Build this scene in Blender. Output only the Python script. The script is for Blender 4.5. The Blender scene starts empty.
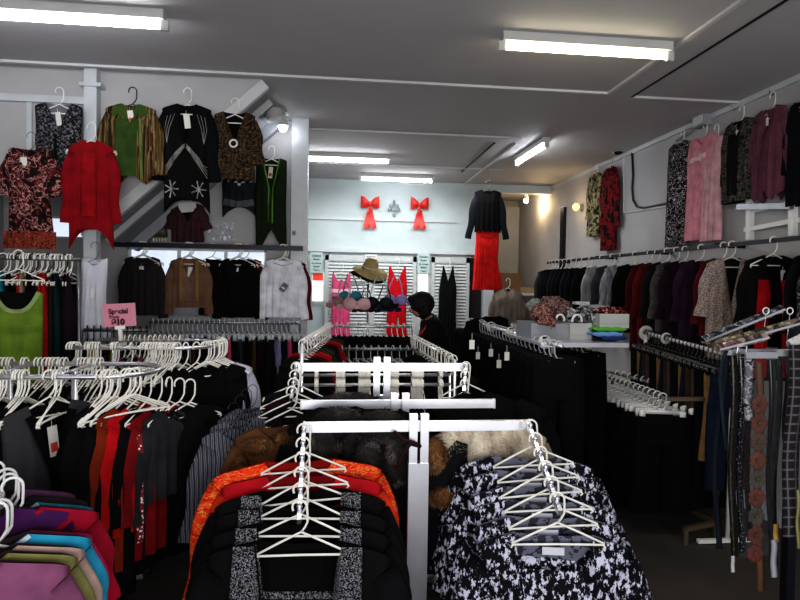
import bpy, bmesh, math, random
from mathutils import Vector, Matrix, noise
random.seed(7)
COL = bpy.context.scene.collection
PI = math.pi
# ------------------------------------------------------------------ camera
F = 590.0
CAMZ = 2.0
yaw = math.atan(65/F); pitch = math.radians(1.5); roll = math.radians(0.9)
RM = (Matrix.Rotation(-yaw, 3, 'Z') @ Matrix.Rotation(PI/2 - pitch, 3, 'X') @ Matrix.Rotation(roll, 3, 'Z'))
cd = bpy.data.cameras.new('camera'); cam = bpy.data.objects.new('camera', cd); COL.objects.link(cam)
cam.matrix_world = Matrix.Translation((0, 0, CAMZ)) @ RM.to_4x4()
cd.sensor_width = 36; cd.lens = 36*F/800; cd.clip_start = .05
bpy.context.scene.camera = cam
def ray(px, py): return RM @ Vector(((px-400)/F, -(py-300)/F, -1))
def P(px, py, Y):
    d = ray(px, py); t = Y/d.y
    return Vector((d.x*t, Y, CAMZ + d.z*t))
def PX(px, py, X):
    d = ray(px, py); t = X/d.x
    return Vector((X, d.y*t, CAMZ + d.z*t))
def proj(v):
    c = RM.transposed() @ (Vector(v) - Vector((0, 0, CAMZ)))
    return (400 + F*c.x/-c.z, 300 - F*c.y/-c.z)

# ------------------------------------------------------------------ materials
def lin(h):
    h = h.lstrip('#'); r = [int(h[i:i+2], 16)/255 for i in (0, 2, 4)]
    return tuple((c/12.92 if c <= .04045 else ((c+.055)/1.055)**2.4) for c in r) + (1,)
_m = {}
def newmat(name):
    m = bpy.data.materials.new(name); m.use_nodes = True
    nt = m.node_tree; b = nt.nodes['Principled BSDF']
    return m, nt, b
def N(nt, typ, **kw):
    n = nt.nodes.new(typ)
    for k, v in kw.items():
        if k in n.inputs.keys(): n.inputs[k].default_value = v
        else: setattr(n, k, v)
    return n
def ramp(nt, src, stops, interp='LINEAR'):
    r = nt.nodes.new('ShaderNodeValToRGB'); r.color_ramp.interpolation = interp
    e = r.color_ramp.elements
    while len(e) < len(stops): e.new(.5)
    for i, (p, c) in enumerate(stops):
        e[i].position = p; e[i].color = lin(c) if isinstance(c, str) else c
    nt.links.new(src, r.inputs[0]); return r
def coords(nt, scale=(1, 1, 1), rot=(0, 0, 0), rnd=False):
    tc = nt.nodes.new('ShaderNodeTexCoord'); mp = nt.nodes.new('ShaderNodeMapping')
    mp.inputs['Scale'].default_value = scale; mp.inputs['Rotation'].default_value = rot
    if rnd:
        oi = nt.nodes.new('ShaderNodeObjectInfo'); sc_ = nt.nodes.new('ShaderNodeVectorMath'); sc_.operation = 'MULTIPLY_ADD'
        nt.links.new(oi.outputs['Random'], sc_.inputs[0]); sc_.inputs[1].default_value = (3.7, 5.1, 7.3); nt.links.new(tc.outputs['Object'], sc_.inputs[2])
        nt.links.new(sc_.outputs[0], mp.inputs[0])
    else: nt.links.new(tc.outputs['Object'], mp.inputs[0])
    return mp.outputs[0]
def bump(nt, b, src, strength=.3, dist=.01):
    bp = N(nt, 'ShaderNodeBump', Strength=strength, Distance=dist)
    nt.links.new(src, bp.inputs['Height']); nt.links.new(bp.outputs[0], b.inputs['Normal'])
def cloth(c, rough=.9, sheen=0.0, weave=300):
    k = ('cloth', c, rough, sheen)
    if k in _m: return _m[k]
    m, nt, b = newmat('fabric_' + c.strip('#'))
    v = coords(nt)
    n = N(nt, 'ShaderNodeTexNoise', Scale=9.0, Detail=3.0); nt.links.new(v, n.inputs['Vector'])
    base = lin(c); lo = tuple(x*.72 for x in base[:3]) + (1,); hi = tuple(min(1, x*1.18) for x in base[:3]) + (1,)
    r = ramp(nt, n.outputs[0], [(.3, lo), (.7, hi)])
    nt.links.new(r.outputs[0], b.inputs['Base Color'])
    b.inputs['Roughness'].default_value = rough; b.inputs['Specular IOR Level'].default_value = .16
    w = N(nt, 'ShaderNodeTexNoise', Scale=float(weave), Detail=1.0); nt.links.new(v, w.inputs['Vector'])
    bump(nt, b, w.outputs[0], .15, .003)
    _m[k] = m; return m
def stripes(name, stops, scale=18.0, rot=0.0, wob=1.0, interp='CONSTANT', rough=.85):
    if name in _m: return _m[name]
    m, nt, b = newmat(name); v = coords(nt, rot=(0, rot, 0))
    w = N(nt, 'ShaderNodeTexWave', Scale=scale, Distortion=wob, Detail=2.0); w.bands_direction = 'X'
    w.inputs['Detail Scale'].default_value = 1.0
    nt.links.new(v, w.inputs['Vector']); r = ramp(nt, w.outputs[0], stops, interp)
    nt.links.new(r.outputs[0], b.inputs['Base Color']); b.inputs['Roughness'].default_value = rough
    _m[name] = m; return m
def blotch(name, stops, scale=20.0, detail=3.0, stretch=(1, 1, 1), rough=.8, dist=0.0, interp='CONSTANT', nr=.5):
    if name in _m: return _m[name]
    m, nt, b = newmat(name); v = coords(nt, stretch, rnd=True)
    n = N(nt, 'ShaderNodeTexNoise', Scale=scale, Detail=detail, Distortion=dist)
    nt.links.new(v, n.inputs['Vector']); r = ramp(nt, n.outputs[0], stops, interp)
    nt.links.new(r.outputs[0], b.inputs['Base Color']); b.inputs['Roughness'].default_value = rough
    n.inputs['Roughness'].default_value = nr; b.inputs['Specular IOR Level'].default_value = .15 if rough > .5 else .5
    _m[name] = m; return m
def cells(name, stops, scale=30.0, feature='F1', stretch=(1, 1, 1), rough=.8, interp='CONSTANT', metallic=0.0):
    if name in _m: return _m[name]
    m, nt, b = newmat(name); v = coords(nt, stretch)
    n = N(nt, 'ShaderNodeTexVoronoi', Scale=scale); n.feature = feature
    nt.links.new(v, n.inputs['Vector']); r = ramp(nt, n.outputs[0], stops, interp)
    nt.links.new(r.outputs[0], b.inputs['Base Color']); b.inputs['Roughness'].default_value = rough
    b.inputs['Metallic'].default_value = metallic
    _m[name] = m; return m
def plain(name, c, rough=.5, metallic=0.0, emit=0.0, alpha=1.0, spec=.5, trans=0.0, ecol=None):
    if name in _m: return _m[name]
    m, nt, b = newmat(name); b.inputs['Roughness'].default_value = rough; b.inputs['Metallic'].default_value = metallic
    b.inputs['Specular IOR Level'].default_value = spec; b.inputs['Transmission Weight'].default_value = trans
    v = coords(nt); n = N(nt, 'ShaderNodeTexNoise', Scale=6.0, Detail=2.0); nt.links.new(v, n.inputs['Vector'])
    base = lin(c); lo = tuple(x*.9 for x in base[:3]) + (1,)
    r = ramp(nt, n.outputs[0], [(.3, lo), (.7, base)]); nt.links.new(r.outputs[0], b.inputs['Base Color'])
    if emit:
        b.inputs['Emission Color'].default_value = lin(ecol or c); b.inputs['Emission Strength'].default_value = emit
    b.inputs['Alpha'].default_value = alpha
    _m[name] = m; return m
def wallmat(name, c, dirt=.85, rough=.75, lines=0):
    if name in _m: return _m[name]
    m, nt, b = newmat(name); v = coords(nt)
    n = N(nt, 'ShaderNodeTexNoise', Scale=1.3, Detail=6.0, Roughness=.6); nt.links.new(v, n.inputs['Vector'])
    base = lin(c); lo = tuple(x*dirt for x in base[:3]) + (1,)
    r = ramp(nt, n.outputs[0], [(.35, lo), (.65, base)]); nt.links.new(r.outputs[0], b.inputs['Base Color'])
    b.inputs['Roughness'].default_value = rough
    n2 = N(nt, 'ShaderNodeTexNoise', Scale=60.0, Detail=3.0); nt.links.new(v, n2.inputs['Vector'])
    bump(nt, b, n2.outputs[0], .12, .004)
    _m[name] = m; return m

M_wall = wallmat('wall_paint', '#b4b2b2')
M_back = wallmat('back_wall_paint', '#c4d0d0')
M_ceil = wallmat('ceiling_paint', '#b9b7b7', .94)
M_beam = wallmat('beam_paint', '#d0d0d0', .85)
M_grey = wallmat('grey_paint', '#9a9da2', .85)
M_trim = plain('white_gloss_trim', '#c9cdcf', .45)
M_white = plain('white_plastic', '#e6e6e2', .35)
M_hang = plain('ivory_hanger_plastic', '#efece2', .32)
M_hangg = plain('grey_white_hanger_plastic', '#b9bcc0', .35)
M_hangc = plain('clear_hanger_plastic', '#c8ccd0', .2, alpha=.75)
M_hangk = plain('black_hanger_plastic', '#0c0c0e', .3)
M_chrome = plain('chrome_tube', '#f0f0f6', .34, 1.0)
M_dull = plain('dull_steel', '#8f9094', .4, .9)
M_brass = plain('brushed_bronze_metal', '#8a7a62', .45, .8)
M_tag = plain('card_tag', '#d9d6cf', .7)
M_tagr = plain('red_card_dot', '#c9402e', .7)
M_dark = plain('dark_metal', '#22252c', .4, .6)
M_black = plain('black_plastic', '#0b0b0d', .4)
M_tube = plain('fluorescent_tube', '#ffffff', .4, emit=26, ecol='#f4f8ff')
M_tubew = plain('warm_fluorescent_tube', '#fff6dd', .4, emit=15, ecol='#fff3d4')
M_lampbody = plain('light_housing', '#c4c4c0', .5)

# ------------------------------------------------------------------ mesh helpers
class MB:
    def __init__(s): s.v = []; s.f = []; s.mi = []
    def add(s, vs, fs, mi=0):
        o = len(s.v); s.v += [tuple(v) for v in vs]
        for f in fs: s.f.append(tuple(i+o for i in f)); s.mi.append(mi)
    def box(s, x0, x1, y0, y1, z0, z1, mi=0, mat=None):
        vs = [Vector(v) for v in ((x0,y0,z0),(x1,y0,z0),(x1,y1,z0),(x0,y1,z0),(x0,y0,z1),(x1,y0,z1),(x1,y1,z1),(x0,y1,z1))]
        if mat: vs = [mat @ v for v in vs]
        s.add(vs, [(3,2,1,0),(4,5,6,7),(0,1,5,4),(1,2,6,5),(2,3,7,6),(3,0,4,7)], mi); return s
    def bar(s, a, b, w, h, up=Vector((0,0,1)), mi=0):
        a = Vector(a); b = Vector(b); t = (b-a).normalized()
        if abs(t.dot(up)) > .98: up = Vector((0,1,0))
        x = t.cross(up).normalized(); y = x.cross(t).normalized()
        vs = []
        for p in (a, b):
            for sx, sy in ((-1,-1),(1,-1),(1,1),(-1,1)): vs.append(p + x*sx*w/2 + y*sy*h/2)
        s.add(vs, [(0,1,2,3),(7,6,5,4),(0,4,5,1),(1,5,6,2),(2,6,7,3),(3,7,4,0)], mi); return s
    def tube(s, pts, r, n=8, closed=False, mi=0, flat=1.0, cap=True):
        pts = [Vector(p) for p in pts]; rs = r if isinstance(r, (list, tuple)) else [r]*len(pts)
        rings = []; L = len(pts); prev = None
        for i, p in enumerate(pts):
            if closed: t = pts[(i+1) % L] - pts[i-1]
            else: t = pts[min(i+1, L-1)] - pts[max(i-1, 0)]
            t.normalize()
            if prev is None:
                u = Vector((0,1,0)) if abs(t.y) < .9 else Vector((0,0,1))
                u = (u - t*u.dot(t)).normalized()
            else:
                u = prev - t*prev.dot(t)
                u = u.normalized() if u.length > 1e-5 else prev
            prev = u; w = t.cross(u)
            rings.append([p + (u*math.cos(2*PI*k/n)*flat + w*math.sin(2*PI*k/n))*rs[i] for k in range(n)])
        vs = [v for rg in rings for v in rg]; fs = []
        for i in range(L if closed else L-1):
            j = (i+1) % L
            for k in range(n): fs.append((i*n+k, i*n+(k+1) % n, j*n+(k+1) % n, j*n+k))
        if not closed and cap: fs += [tuple(range(n-1, -1, -1)), tuple((L-1)*n+k for k in range(n))]
        s.add(vs, fs, mi); return s
    def cyl(s, a, b, r, n=16, mi=0): return s.tube([a, b], r, n, mi=mi)
    def ball(s, c, r, nu=12, nv=8, sc=(1,1,1), mi=0):
        c = Vector(c); vs = [c + Vector((0,0,r*sc[2]))]; fs = []
        for i in range(1, nv):
            a = PI*i/nv
            for k in range(nu):
                b = 2*PI*k/nu
                vs.append(c + Vector((r*sc[0]*math.sin(a)*math.cos(b), r*sc[1]*math.sin(a)*math.sin(b), r*sc[2]*math.cos(a))))
        vs.append(c - Vector((0,0,r*sc[2])))
        for k in range(nu): fs.append((0, 1+k, 1+(k+1) % nu))
        for i in range(nv-2):
            for k in range(nu):
                a = 1+i*nu; fs.append((a+k, a+nu+k, a+nu+(k+1) % nu, a+(k+1) % nu))
        a = 1+(nv-2)*nu; e = len(vs)-1
        for k in range(nu): fs.append((a+k, e, a+(k+1) % nu))
        s.add(vs, fs, mi); return s
    def grid(s, rows, mi=0, closed=False):
        R = len(rows); C = len(rows[0]); vs = [p for r in rows for p in r]; fs = []
        for i in range(R-1):
            for j in range(C if closed else C-1):
                fs.append((i*C+j, i*C+(j+1) % C, (i+1)*C+(j+1) % C, (i+1)*C+j))
        s.add(vs, fs, mi); return s
    def mesh(s, name, mats=(), smooth=True):
        me = bpy.data.meshes.new(name); me.from_pydata(s.v, [], s.f)
        for m in mats: me.materials.append(m)
        if len(mats) > 1: me.polygons.foreach_set('material_index', s.mi)
        if smooth: me.polygons.foreach_set('use_smooth', [True]*len(s.f))
        me.update(); return me
    def build(s, name, mat, parent=None, loc=None, rot=None, smooth=True):
        mats = mat if isinstance(mat, (list, tuple)) else [mat]
        return link(name, s.mesh(name, mats, smooth), parent, loc, rot)
def link(name, me, parent=None, loc=None, rot=None, mats=None):
    o = bpy.data.objects.new(name, me); COL.objects.link(o)
    if parent is not None: o.parent = parent
    if loc is not None: o.location = loc
    if rot is not None: o.rotation_euler = rot
    if mats:
        for i, m in enumerate(mats):
            o.material_slots[i].link = 'OBJECT'; o.material_slots[i].material = m
    return o
def tag(o, label, cat, group=None):
    o['label'] = label; o['category'] = cat
    if group: o['group'] = group
    return o
def thing(name, label, cat, loc=(0,0,0), rot=(0,0,0), group=None):
    o = bpy.data.objects.new(name, None); COL.objects.link(o); o.empty_display_size = .1
    o.location = loc; o.rotation_euler = rot; return tag(o, label, cat, group)
def struct(name, mb, mat, smooth=False):
    o = mb.build(name, mat, smooth=smooth); o['kind'] = 'structure'; return o
ORD = ['first','second','third','fourth','fifth','sixth','seventh','eighth','ninth','tenth','eleventh','twelfth','thirteenth','fourteenth','fifteenth','sixteenth','seventeenth','eighteenth','nineteenth','twentieth']
def nth(i):
    return ORD[i] if i < 20 else ['twenty-','thirty-','forty-'][i//10-2] + ['tenth','first','second','third','fourth','fifth','sixth','seventh','eighth','ninth'][(i+1) % 10] if (i+1) % 10 else ['thirtieth','fortieth','fiftieth'][(i+1)//10-3]

# ------------------------------------------------------------------ garments
def sstep(x): x = max(0., min(1., x)); return x*x*(3-2*x)
class G: pass
def gfun(W=.46, L=.65, D=.05, flare=1.0, waist=.95, neck='v', nd=.16, nw=.08, slope=.32, hem='flat', folds=.012, seed=0, nf=5, hemd=.06, topw=1.0, bd=.012):
    """front/back surface functions of a hanging garment; origin at the neck"""
    g = G(); g.W = W; g.L = L; g.nw = nw; g.nd = nd; hw = W/2
    rnd = random.Random(seed*77+3); ph = rnd.random()*6; ph2 = rnd.random()*6
    def shoulder(x): return -max(0, abs(x)-nw)*slope - (max(0, abs(x)-hw*.86)**1.5)*1.2
    def top(x, front):
        if abs(x) < nw and neck != 'none':
            t = abs(x)/nw
            if not front: return -bd*(1-t*t)
            if neck == 'v': return -nd*(1-t)
            if neck == 'round': return -nd*(1-t**2.6)
            if neck == 'square': return -nd*(1-sstep((t-.82)/.18))
        return 0. if neck == 'none' else shoulder(x)
    def halfw(v):
        q = topw+(1-topw)*sstep(v/.24) if topw != 1 else 1
        return q*halfw0(v)
    def halfw0(v):
        if v < .45: return hw*(1+(waist-1)*sstep(v/.45))
        return hw*(waist+(flare-waist)*sstep((v-.45)/.55))
    def dep(v): return .012+(D-.012)*sstep(v/.25)
    def surf(s, v, front):
        t0 = top(s*hw, front)
        hz = -L
        if hem == 'point': hz = -L+hemd*abs(abs(s)-.55)*2
        elif hem == 'curve': hz = -L+hemd*abs(s)**2.2
        elif hem == 'arch': hz = -L+hemd*(1-abs(s)**3)
        elif hem == 'peak': hz = -L+hemd*max(0, 1-abs(s)*1.5)
        elif hem == 'ragged': hz = -L+.012*math.sin(s*17+ph)
        z = t0+(hz-t0)*v; x = s*halfw(v)
        amp = folds*sstep(v*1.3)
        e = (1-abs(s)**2.6)**.5 if abs(s) < 1 else 0
        y = dep(v)*e+amp*(math.sin(nf*PI*s+ph+v*1.1)+.5*math.sin(nf*1.9*PI*s+ph2))*(1 if front else .6)*e
        x += .5*amp*math.sin(7*v+ph)*abs(s)
        return Vector((x, -y if front else y, z))
    g.surf = surf; g.top = top; g.hw = hw
    def front_at(x, z):
        v = 0
        for _ in range(4):
            s = max(-1, min(1, x/halfw(v))); t0 = top(s*hw, True); v = max(0, min(1, (z-t0)/(-L-t0)))
        return surf(s, v, True)
    g.front_at = front_at
    return g
_gm = {}
def body_mesh(**kw):
    k = ('b',)+tuple(sorted(kw.items()))
    if k in _gm: return _gm[k]
    g = gfun(**kw); nx = 26; nz = 14
    nwf = g.nw/g.hw
    ss = sorted(set([round(-1+2*i/nx, 5) for i in range(nx+1)]+[round(-nwf, 5), round(nwf, 5)]))
    mb = MB(); rows = []
    for j in range(nz+1):
        v = j/nz
        rows.append([g.surf(s, v, True) for s in ss])
    mb.grid(rows, 0); nf = len(mb.v)
    brows = [[g.surf(s, j/nz, False) for s in ss] for j in range(nz+1)]
    C = len(ss)
    mb.v += [tuple(p) for r in brows for p in r]
    for i in range(nz):
        for j in range(C-1):
            mb.f.append((nf+i*C+j+1, nf+i*C+j, nf+(i+1)*C+j, nf+(i+1)*C+j+1)); mb.mi.append(1)
    for i in range(nz):
        for (j) in (0, C-1):
            a, b2, c, d = i*C+j, (i+1)*C+j, nf+(i+1)*C+j, nf+i*C+j
            mb.f.append((a, b2, c, d)); mb.mi.append(0)
    me = mb.mesh('body', [None, None])
    bm = bmesh.new(); bm.from_mesh(me); bmesh.ops.remove_doubles(bm, verts=bm.verts, dist=.0008)
    bm.to_mesh(me); bm.free(); me.polygons.foreach_set('use_smooth', [True]*len(me.polygons))
    _gm[k] = (me, g); return _gm[k]
def sleeve_mesh(side, W, L=.5, r0=.085, r1=.055, ang=12, slope=.32, nw=.08, flat=.42, bell=0.0, seed=0):
    k = ('s', side, W, L, r0, r1, ang, slope, nw, flat, bell, seed)
    if k in _gm: return _gm[k]
    hw = W/2; rnd = random.Random(seed+side*5); zs = -(hw-nw)*slope
    a = math.radians(ang); mb = MB(); rings = []; n = 14
    p = Vector(((hw-.06), .026, zs-r0*.8)); d0 = Vector((.62, 0, -1)).normalized(); d1 = Vector((math.sin(a), 0, -math.cos(a)))
    J = 11; pts = []; steps = L/J
    for j in range(J+1):
        t = min(1, j/2.6); d = d0.lerp(d1, sstep(t)).normalized()
        pts.append((p.copy(), d.copy(), j/J)); p += d*steps
    ph = rnd.random()*6
    for (c, d, t) in pts:
        u = Vector((d.z, 0, -d.x)); r = (r0+(r1-r0)*min(1, t*1.3))*.88+bell*max(0, t-.6)
        fl = flat*r
        wob = .008*math.sin(t*11+ph)
        rings.append([Vector((side*(c.x+u.x*math.cos(q)*r+wob), math.sin(q)*fl*(1+.15*math.sin(3*q+t*9+ph)), c.z+u.z*math.cos(q)*r)) for q in [2*PI*i/n for i in range(n)]])
    mb.grid(rings, 0, closed=True)
    mb.f.append(tuple(range(n))); mb.mi.append(0)
    me = mb.mesh('sleeve', [None]); _gm[k] = me; return me
def band_mesh(g, path, w, off=.011, n=26):
    """strip laid on the front surface along path [(x,z)], width w"""
    pts = []
    seg = [(Vector(path[i]), Vector(path[i+1])) for i in range(len(path)-1)]
    tot = sum((b-a).length for a, b in seg)
    for a, b in seg:
        m = max(2, int(n*(b-a).length/tot))
        for i in range(m): pts.append(a.lerp(b, i/m))
    pts.append(Vector(path[-1])); mb = MB(); rows = []
    for i, p in enumerate(pts):
        t = (pts[min(i+1, len(pts)-1)]-pts[max(i-1, 0)]).normalized(); u = Vector((-t.y, t.x)); row = []
        for s in (-.5, -.25, 0, .25, .5):
            q = p+u*s*w; f = g.front_at(q.x, q.y); lim = g.top(q.x, True)
            row.append(Vector((q.x, f.y-off, min(q.y, lim+.03))))
        rows.append(row)
    mb.grid(rows); return mb.mesh('band', [None])
def neck_path(g, off=.0):
    nw, nd = g.nw, g.nd; out = []
    for i in range(21):
        x = -nw+2*nw*i/20; out.append((x*(1+off/nw), g.top(x, True)-off*.6))
    return out
def dress_material(m): return m if not isinstance(m, str) else cloth(m)
def garment(name, label, cat, loc, rz=0., mat='#111113', mat2=None, W=.46, L=.65, group=None, sleeves=None, tagc=None, bands=(), smat=None, rx=0., child='bodice', **kw):
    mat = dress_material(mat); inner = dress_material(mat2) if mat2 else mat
    root = thing(name, label, cat, loc, (rx, 0, rz), group)
    me, g = body_mesh(W=W, L=L, **kw)
    link(child, me, root, mats=[mat, inner])
    if sleeves:
        sl = dict(sleeves); asym = sl.pop('asym', 0)
        for sd in (-1, 1):
            d = dict(sl); 
            if asym: d['ang'] = d.get('ang', 12)+asym*sd
            link('sleeve', sleeve_mesh(sd, W, nw=g.nw, slope=kw.get('slope', .32), **d), root, mats=[dress_material(smat) if smat else mat])
    for bname, path, w, bm_ in bands:
        if path == 'neck': path = neck_path(g, w*.5)
        link(bname, band_mesh(g, path, w, .04 if bname == 'shawl_collar' else .011), root, mats=[dress_material(bm_)])
    if tagc:
        tx, tz = tagc[:2]; tw = tagc[2] if len(tagc) > 2 else .035; th = tagc[3] if len(tagc) > 3 else .07
        f = g.front_at(tx, tz); mb = MB()
        mb.box(-tw/2, tw/2, -.002, .0, -th, 0); mb.box(-tw*.35, tw*.35, -.003, -.002, -th*.85, -th*.55, 1); mb.box(-.001, .001, -.002, 0, 0, .03)
        t = mb.build('price_tag', [M_tag, M_tagr if len(tagc) > 4 else M_tag], root, loc=(tx, min(f.y, -.01)-.012, tz), rot=(0, random.uniform(-.15, .15), 0), smooth=False)
    return root
def trousers_mesh(W=.36, L=1.0, D=.05, gap=.02, seed=0, taper=.85):
    k = ('t', W, L, D, gap, seed, taper)
    if k in _gm: return _gm[k]
    rnd = random.Random(seed); ph = rnd.random()*6; m = 6; hz = -.28*L if L > .6 else -.35*L
    mb = MB(); hw = W/2
    def ring(cx, w, d, z, n=16, amp=.006):
        return [Vector((cx+w*math.cos(q), d*math.sin(q)*(1+.2*math.sin(5*q+ph+z*4))+amp*math.sin(z*8+ph), z)) for q in [2*PI*i/n for i in range(n)]]
    body = [ring(0, hw*(1+.08*j/4), D*(.5+.5*j/4), hz*j/4) for j in range(5)]
    mb.grid(body, closed=True); mb.f.append(tuple(range(15, -1, -1))); mb.mi.append(0)
    for sd in (-1, 1):
        legs = [ring(sd*(hw*.53+gap*t), hw*.55*(1+(taper-1)*t), D*.95, hz*.93+(-L-hz*.93)*t) for t in [j/8 for j in range(9)]]
        mb.grid(legs, closed=True)
    me = mb.mesh('trouser_legs', [None]); _gm[k] = me; return me

# ------------------------------------------------------------------ hangers
def hanger_mesh(kind='tube', w=.40):
    k = ('h', kind, w)
    if k in _gm: return _gm[k]
    mb = MB(); r = .0053 if kind != 'wire' else .0022; n = 6; R = .032
    hook = []
    for i in range(13):
        a = math.radians(205-205*i/12); hook.append((R*math.cos(a), 0, R*math.sin(a)-.012+.0))
    hook += [(R, 0, -.04), (R*.95, 0, -.075), (R*.55, 0, -.098), (0, 0, -.118)]
    if kind == 'clip':
        mb.tube(hook, .005, n)
        mb.box(-w/2, w/2, -.006, .006, -.15, -.118); mb.box(-w/2-.01, -w/2+.035, -.014, .014, -.185, -.125); mb.box(w/2-.035, w/2+.01, -.014, .014, -.185, -.125)
        mb.box(-.03, .03, -.005, .005, -.12, -.105)
    else:
        mb.tube(hook, r, n)
        h = w/2; zb = -.118-.095*(w/.4)
        tri = [(0,0,-.118), (h*.5, 0, -.118+(zb+.118)*.48), (h, 0, zb+.002), (h+.004, 0, zb-.008), (h-.012, 0, zb-.004), (0,0,zb-.002), (-h+.012, 0, zb-.004), (-h-.004, 0, zb-.008), (-h, 0, zb+.002), (-h*.5, 0, -.118+(zb+.118)*.48)]
        mb.tube(tri, r, n, closed=True)
        if kind == 'tube':
            for s in (-1, 1): mb.tube([(s*(h-.006), 0, zb), (s*(h+.006), 0, zb-.016), (s*(h-.006), 0, zb-.024)], r, n)
    me = mb.mesh('hanger', [None]); _gm[k] = me; return me
def hanger(label, loc, rz=0., mat=None, kind='tube', w=.40, group=None, ry=0., rx=0.):
    o = link('clothes_hanger', hanger_mesh(kind, w), None, loc, (rx, ry, rz), [mat or M_hang])
    return tag(o, label, 'hanger', group)
# ------------------------------------------------------------------ room shell
CE = 3.77; RX = 3.77; BY = 10.1; LX = -3.45
struct('floor', MB().box(LX-.1, RX+.1, -1.6, 12.2, -.1, 0), wallmat('floor_carpet', '#3d3833', .6, .95))
struct('floor_step', MB().box(-.75, RX, 6.9, 12.0, -.05, .2), wallmat('floor_carpet', '#3a3631'))
struct('ceiling', MB().box(LX-.1, RX+.1, -1.6, 12.2, CE, CE+.1), M_ceil)
struct('wall_right', MB().box(RX, RX+.12, -1.6, 12.2, 0, CE), M_wall)
struct('wall_left', MB().box(LX-.12, LX, -1.6, 6.72, 0, CE), M_wall)
# partition facing the street: wall with a window band, and the stair side in front of it
Y2 = 6.6
xr = P(307, 300, Y2).x; wx0 = P(127, 260, Y2).x; wx1 = P(266, 260, Y2).x; wz1 = P(200, 249, Y2).z; wz0 = P(200, 286, Y2).z
lx0 = P(28, 220, Y2).x; lx1 = P(84, 220, Y2).x; lz1 = P(50, 216, Y2).z; lz0 = P(50, 238, Y2).z
pw = MB()
pw.box(LX, lx0, Y2, Y2+.1, 0, CE); pw.box(lx0, lx1, Y2, Y2+.1, 0, lz0); pw.box(lx0, lx1, Y2, Y2+.1, lz1, CE)
pw.box(lx1, wx0, Y2, Y2+.1, 0, CE); pw.box(wx0, wx1, Y2, Y2+.1, 0, wz0); pw.box(wx0, wx1, Y2, Y2+.1, wz1, CE); pw.box(wx1, xr, Y2, Y2+.1, 0, CE)
struct('wall_partition', pw, M_wall)
struct('wall_passage', MB().box(-.62, -.52, Y2+.1, BY, 0, CE), M_wall)
gl = plain('window_glass', '#dfe9f5', .05, trans=1.0, spec=.3)
for i, (a, b, z0, z1) in enumerate(((wx0, wx1, wz0, wz1), (lx0, lx1, lz0, lz1))):
    fr = MB()
    t = .02
    fr.box(a, b, Y2+.02, Y2+.08, z1-t, z1); fr.box(a, b, Y2+.02, Y2+.08, z0, z0+t); fr.box(a, a+t, Y2+.02, Y2+.08, z0, z1); fr.box(b-t, b, Y2+.02, Y2+.08, z0, z1)
    if i == 0:
        for q in (.36, .7): fr.box(a+(b-a)*q-.015, a+(b-a)*q+.015, Y2+.03, Y2+.07, z0, z1)
    w = struct('window_%d' % (i+1), fr, M_white)
    g_ = MB().box(a+t, b-t, Y2+.05, Y2+.053, z0+t, z1-t).build('glass', gl, w, smooth=False)
# column at partition end and steel post
struct('wall_column', MB().box(P(291, 300, Y2).x, xr+.0, Y2-.12, Y2, 0, CE), M_trim)
Y1 = 5.3
pA = P(-25, 80, Y1); cx0 = P(88, 200, Y1).x; cx1 = P(100.5, 200, Y1).x
# stair side panel polygon at Y1
pts = [P(103, 215, Y1), P(240, 98, Y1)]
a, b = pts
xt = a.x+(CE-a.z)*(b.x-a.x)/(b.z-a.z)
poly = [(LX, CE), (LX, P(0, 196, Y1).z), (cx0, P(80, 196, Y1).z), (cx0, a.z), (a.x, a.z), (xt, CE)]
mb = MB(); n = len(poly)
mb.add([(x, Y1, z) for x, z in poly]+[(x, Y1+.05, z) for x, z in poly], [tuple(range(n)), tuple(range(2*n-1, n-1, -1))]+[(i, i+n, (i+1) % n+n, (i+1) % n) for i in range(n)])
struct('wall_stair_side', mb, M_wall)
# panelling strips on the stair side
for px in (30, 56):
    q = P(px, 150, Y1).x; struct('trim_panel', MB().box(q-.02, q+.02, Y1-.015, Y1, P(0, 196, Y1).z, P(0, 96, Y1).z), M_trim)
q0 = P(2, 100, Y1).z; struct('trim_panel_rail', MB().box(LX, cx0, Y1-.03, Y1, P(0, 101, Y1).z, P(0, 94, Y1).z), M_trim)
q = MB(); zt = P(94, 84, Y1).z
q.box(cx0, cx1, Y1-.09, Y1, 0, CE); q.box(cx0-.03, cx1+.04, Y1-.11, Y1, zt-.05, zt-.02)
struct('wall_post', q, M_trim)
# stair soffit: sloping slab between stair side and partition
d = Vector((b.x-a.x, 0, b.z-a.z)).normalized(); nn = Vector((-d.z, 0, d.x))
s0 = a - d*.25; s1 = Vector((xt, 0, CE))
def slab(y0, y1, off, th, s0=s0, s1=s1):
    vs = []
    for y in (y0, y1):
        for p_, o_ in ((s0, off), (s1, off), (s1, off+th), (s0, off+th)):
            v = p_+nn*o_; vs.append((v.x, y, min(v.z, CE)))
    return vs, [(3,2,1,0),(4,5,6,7),(0,1,5,4),(1,2,6,5),(2,3,7,6),(3,0,4,7)]
sf = MB(); sf.add(*slab(Y1+.05, Y2, 0, .05))
struct('ceiling_stair_soffit', sf, M_grey)
st = MB(); st.add(*slab(Y1+.0, Y1+.06, -.09, .09)); struct('trim_stair_stringer', st, M_beam)
st = MB(); st.add(*slab(Y1+.55, Y1+.6, -.05, .05)); struct('trim_soffit_rib', st, M_beam)
st = MB(); st.add(*slab(Y2-.12, Y2-.0, -.1, .1)); struct('trim_stair_stringer_rear', st, M_grey)
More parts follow.
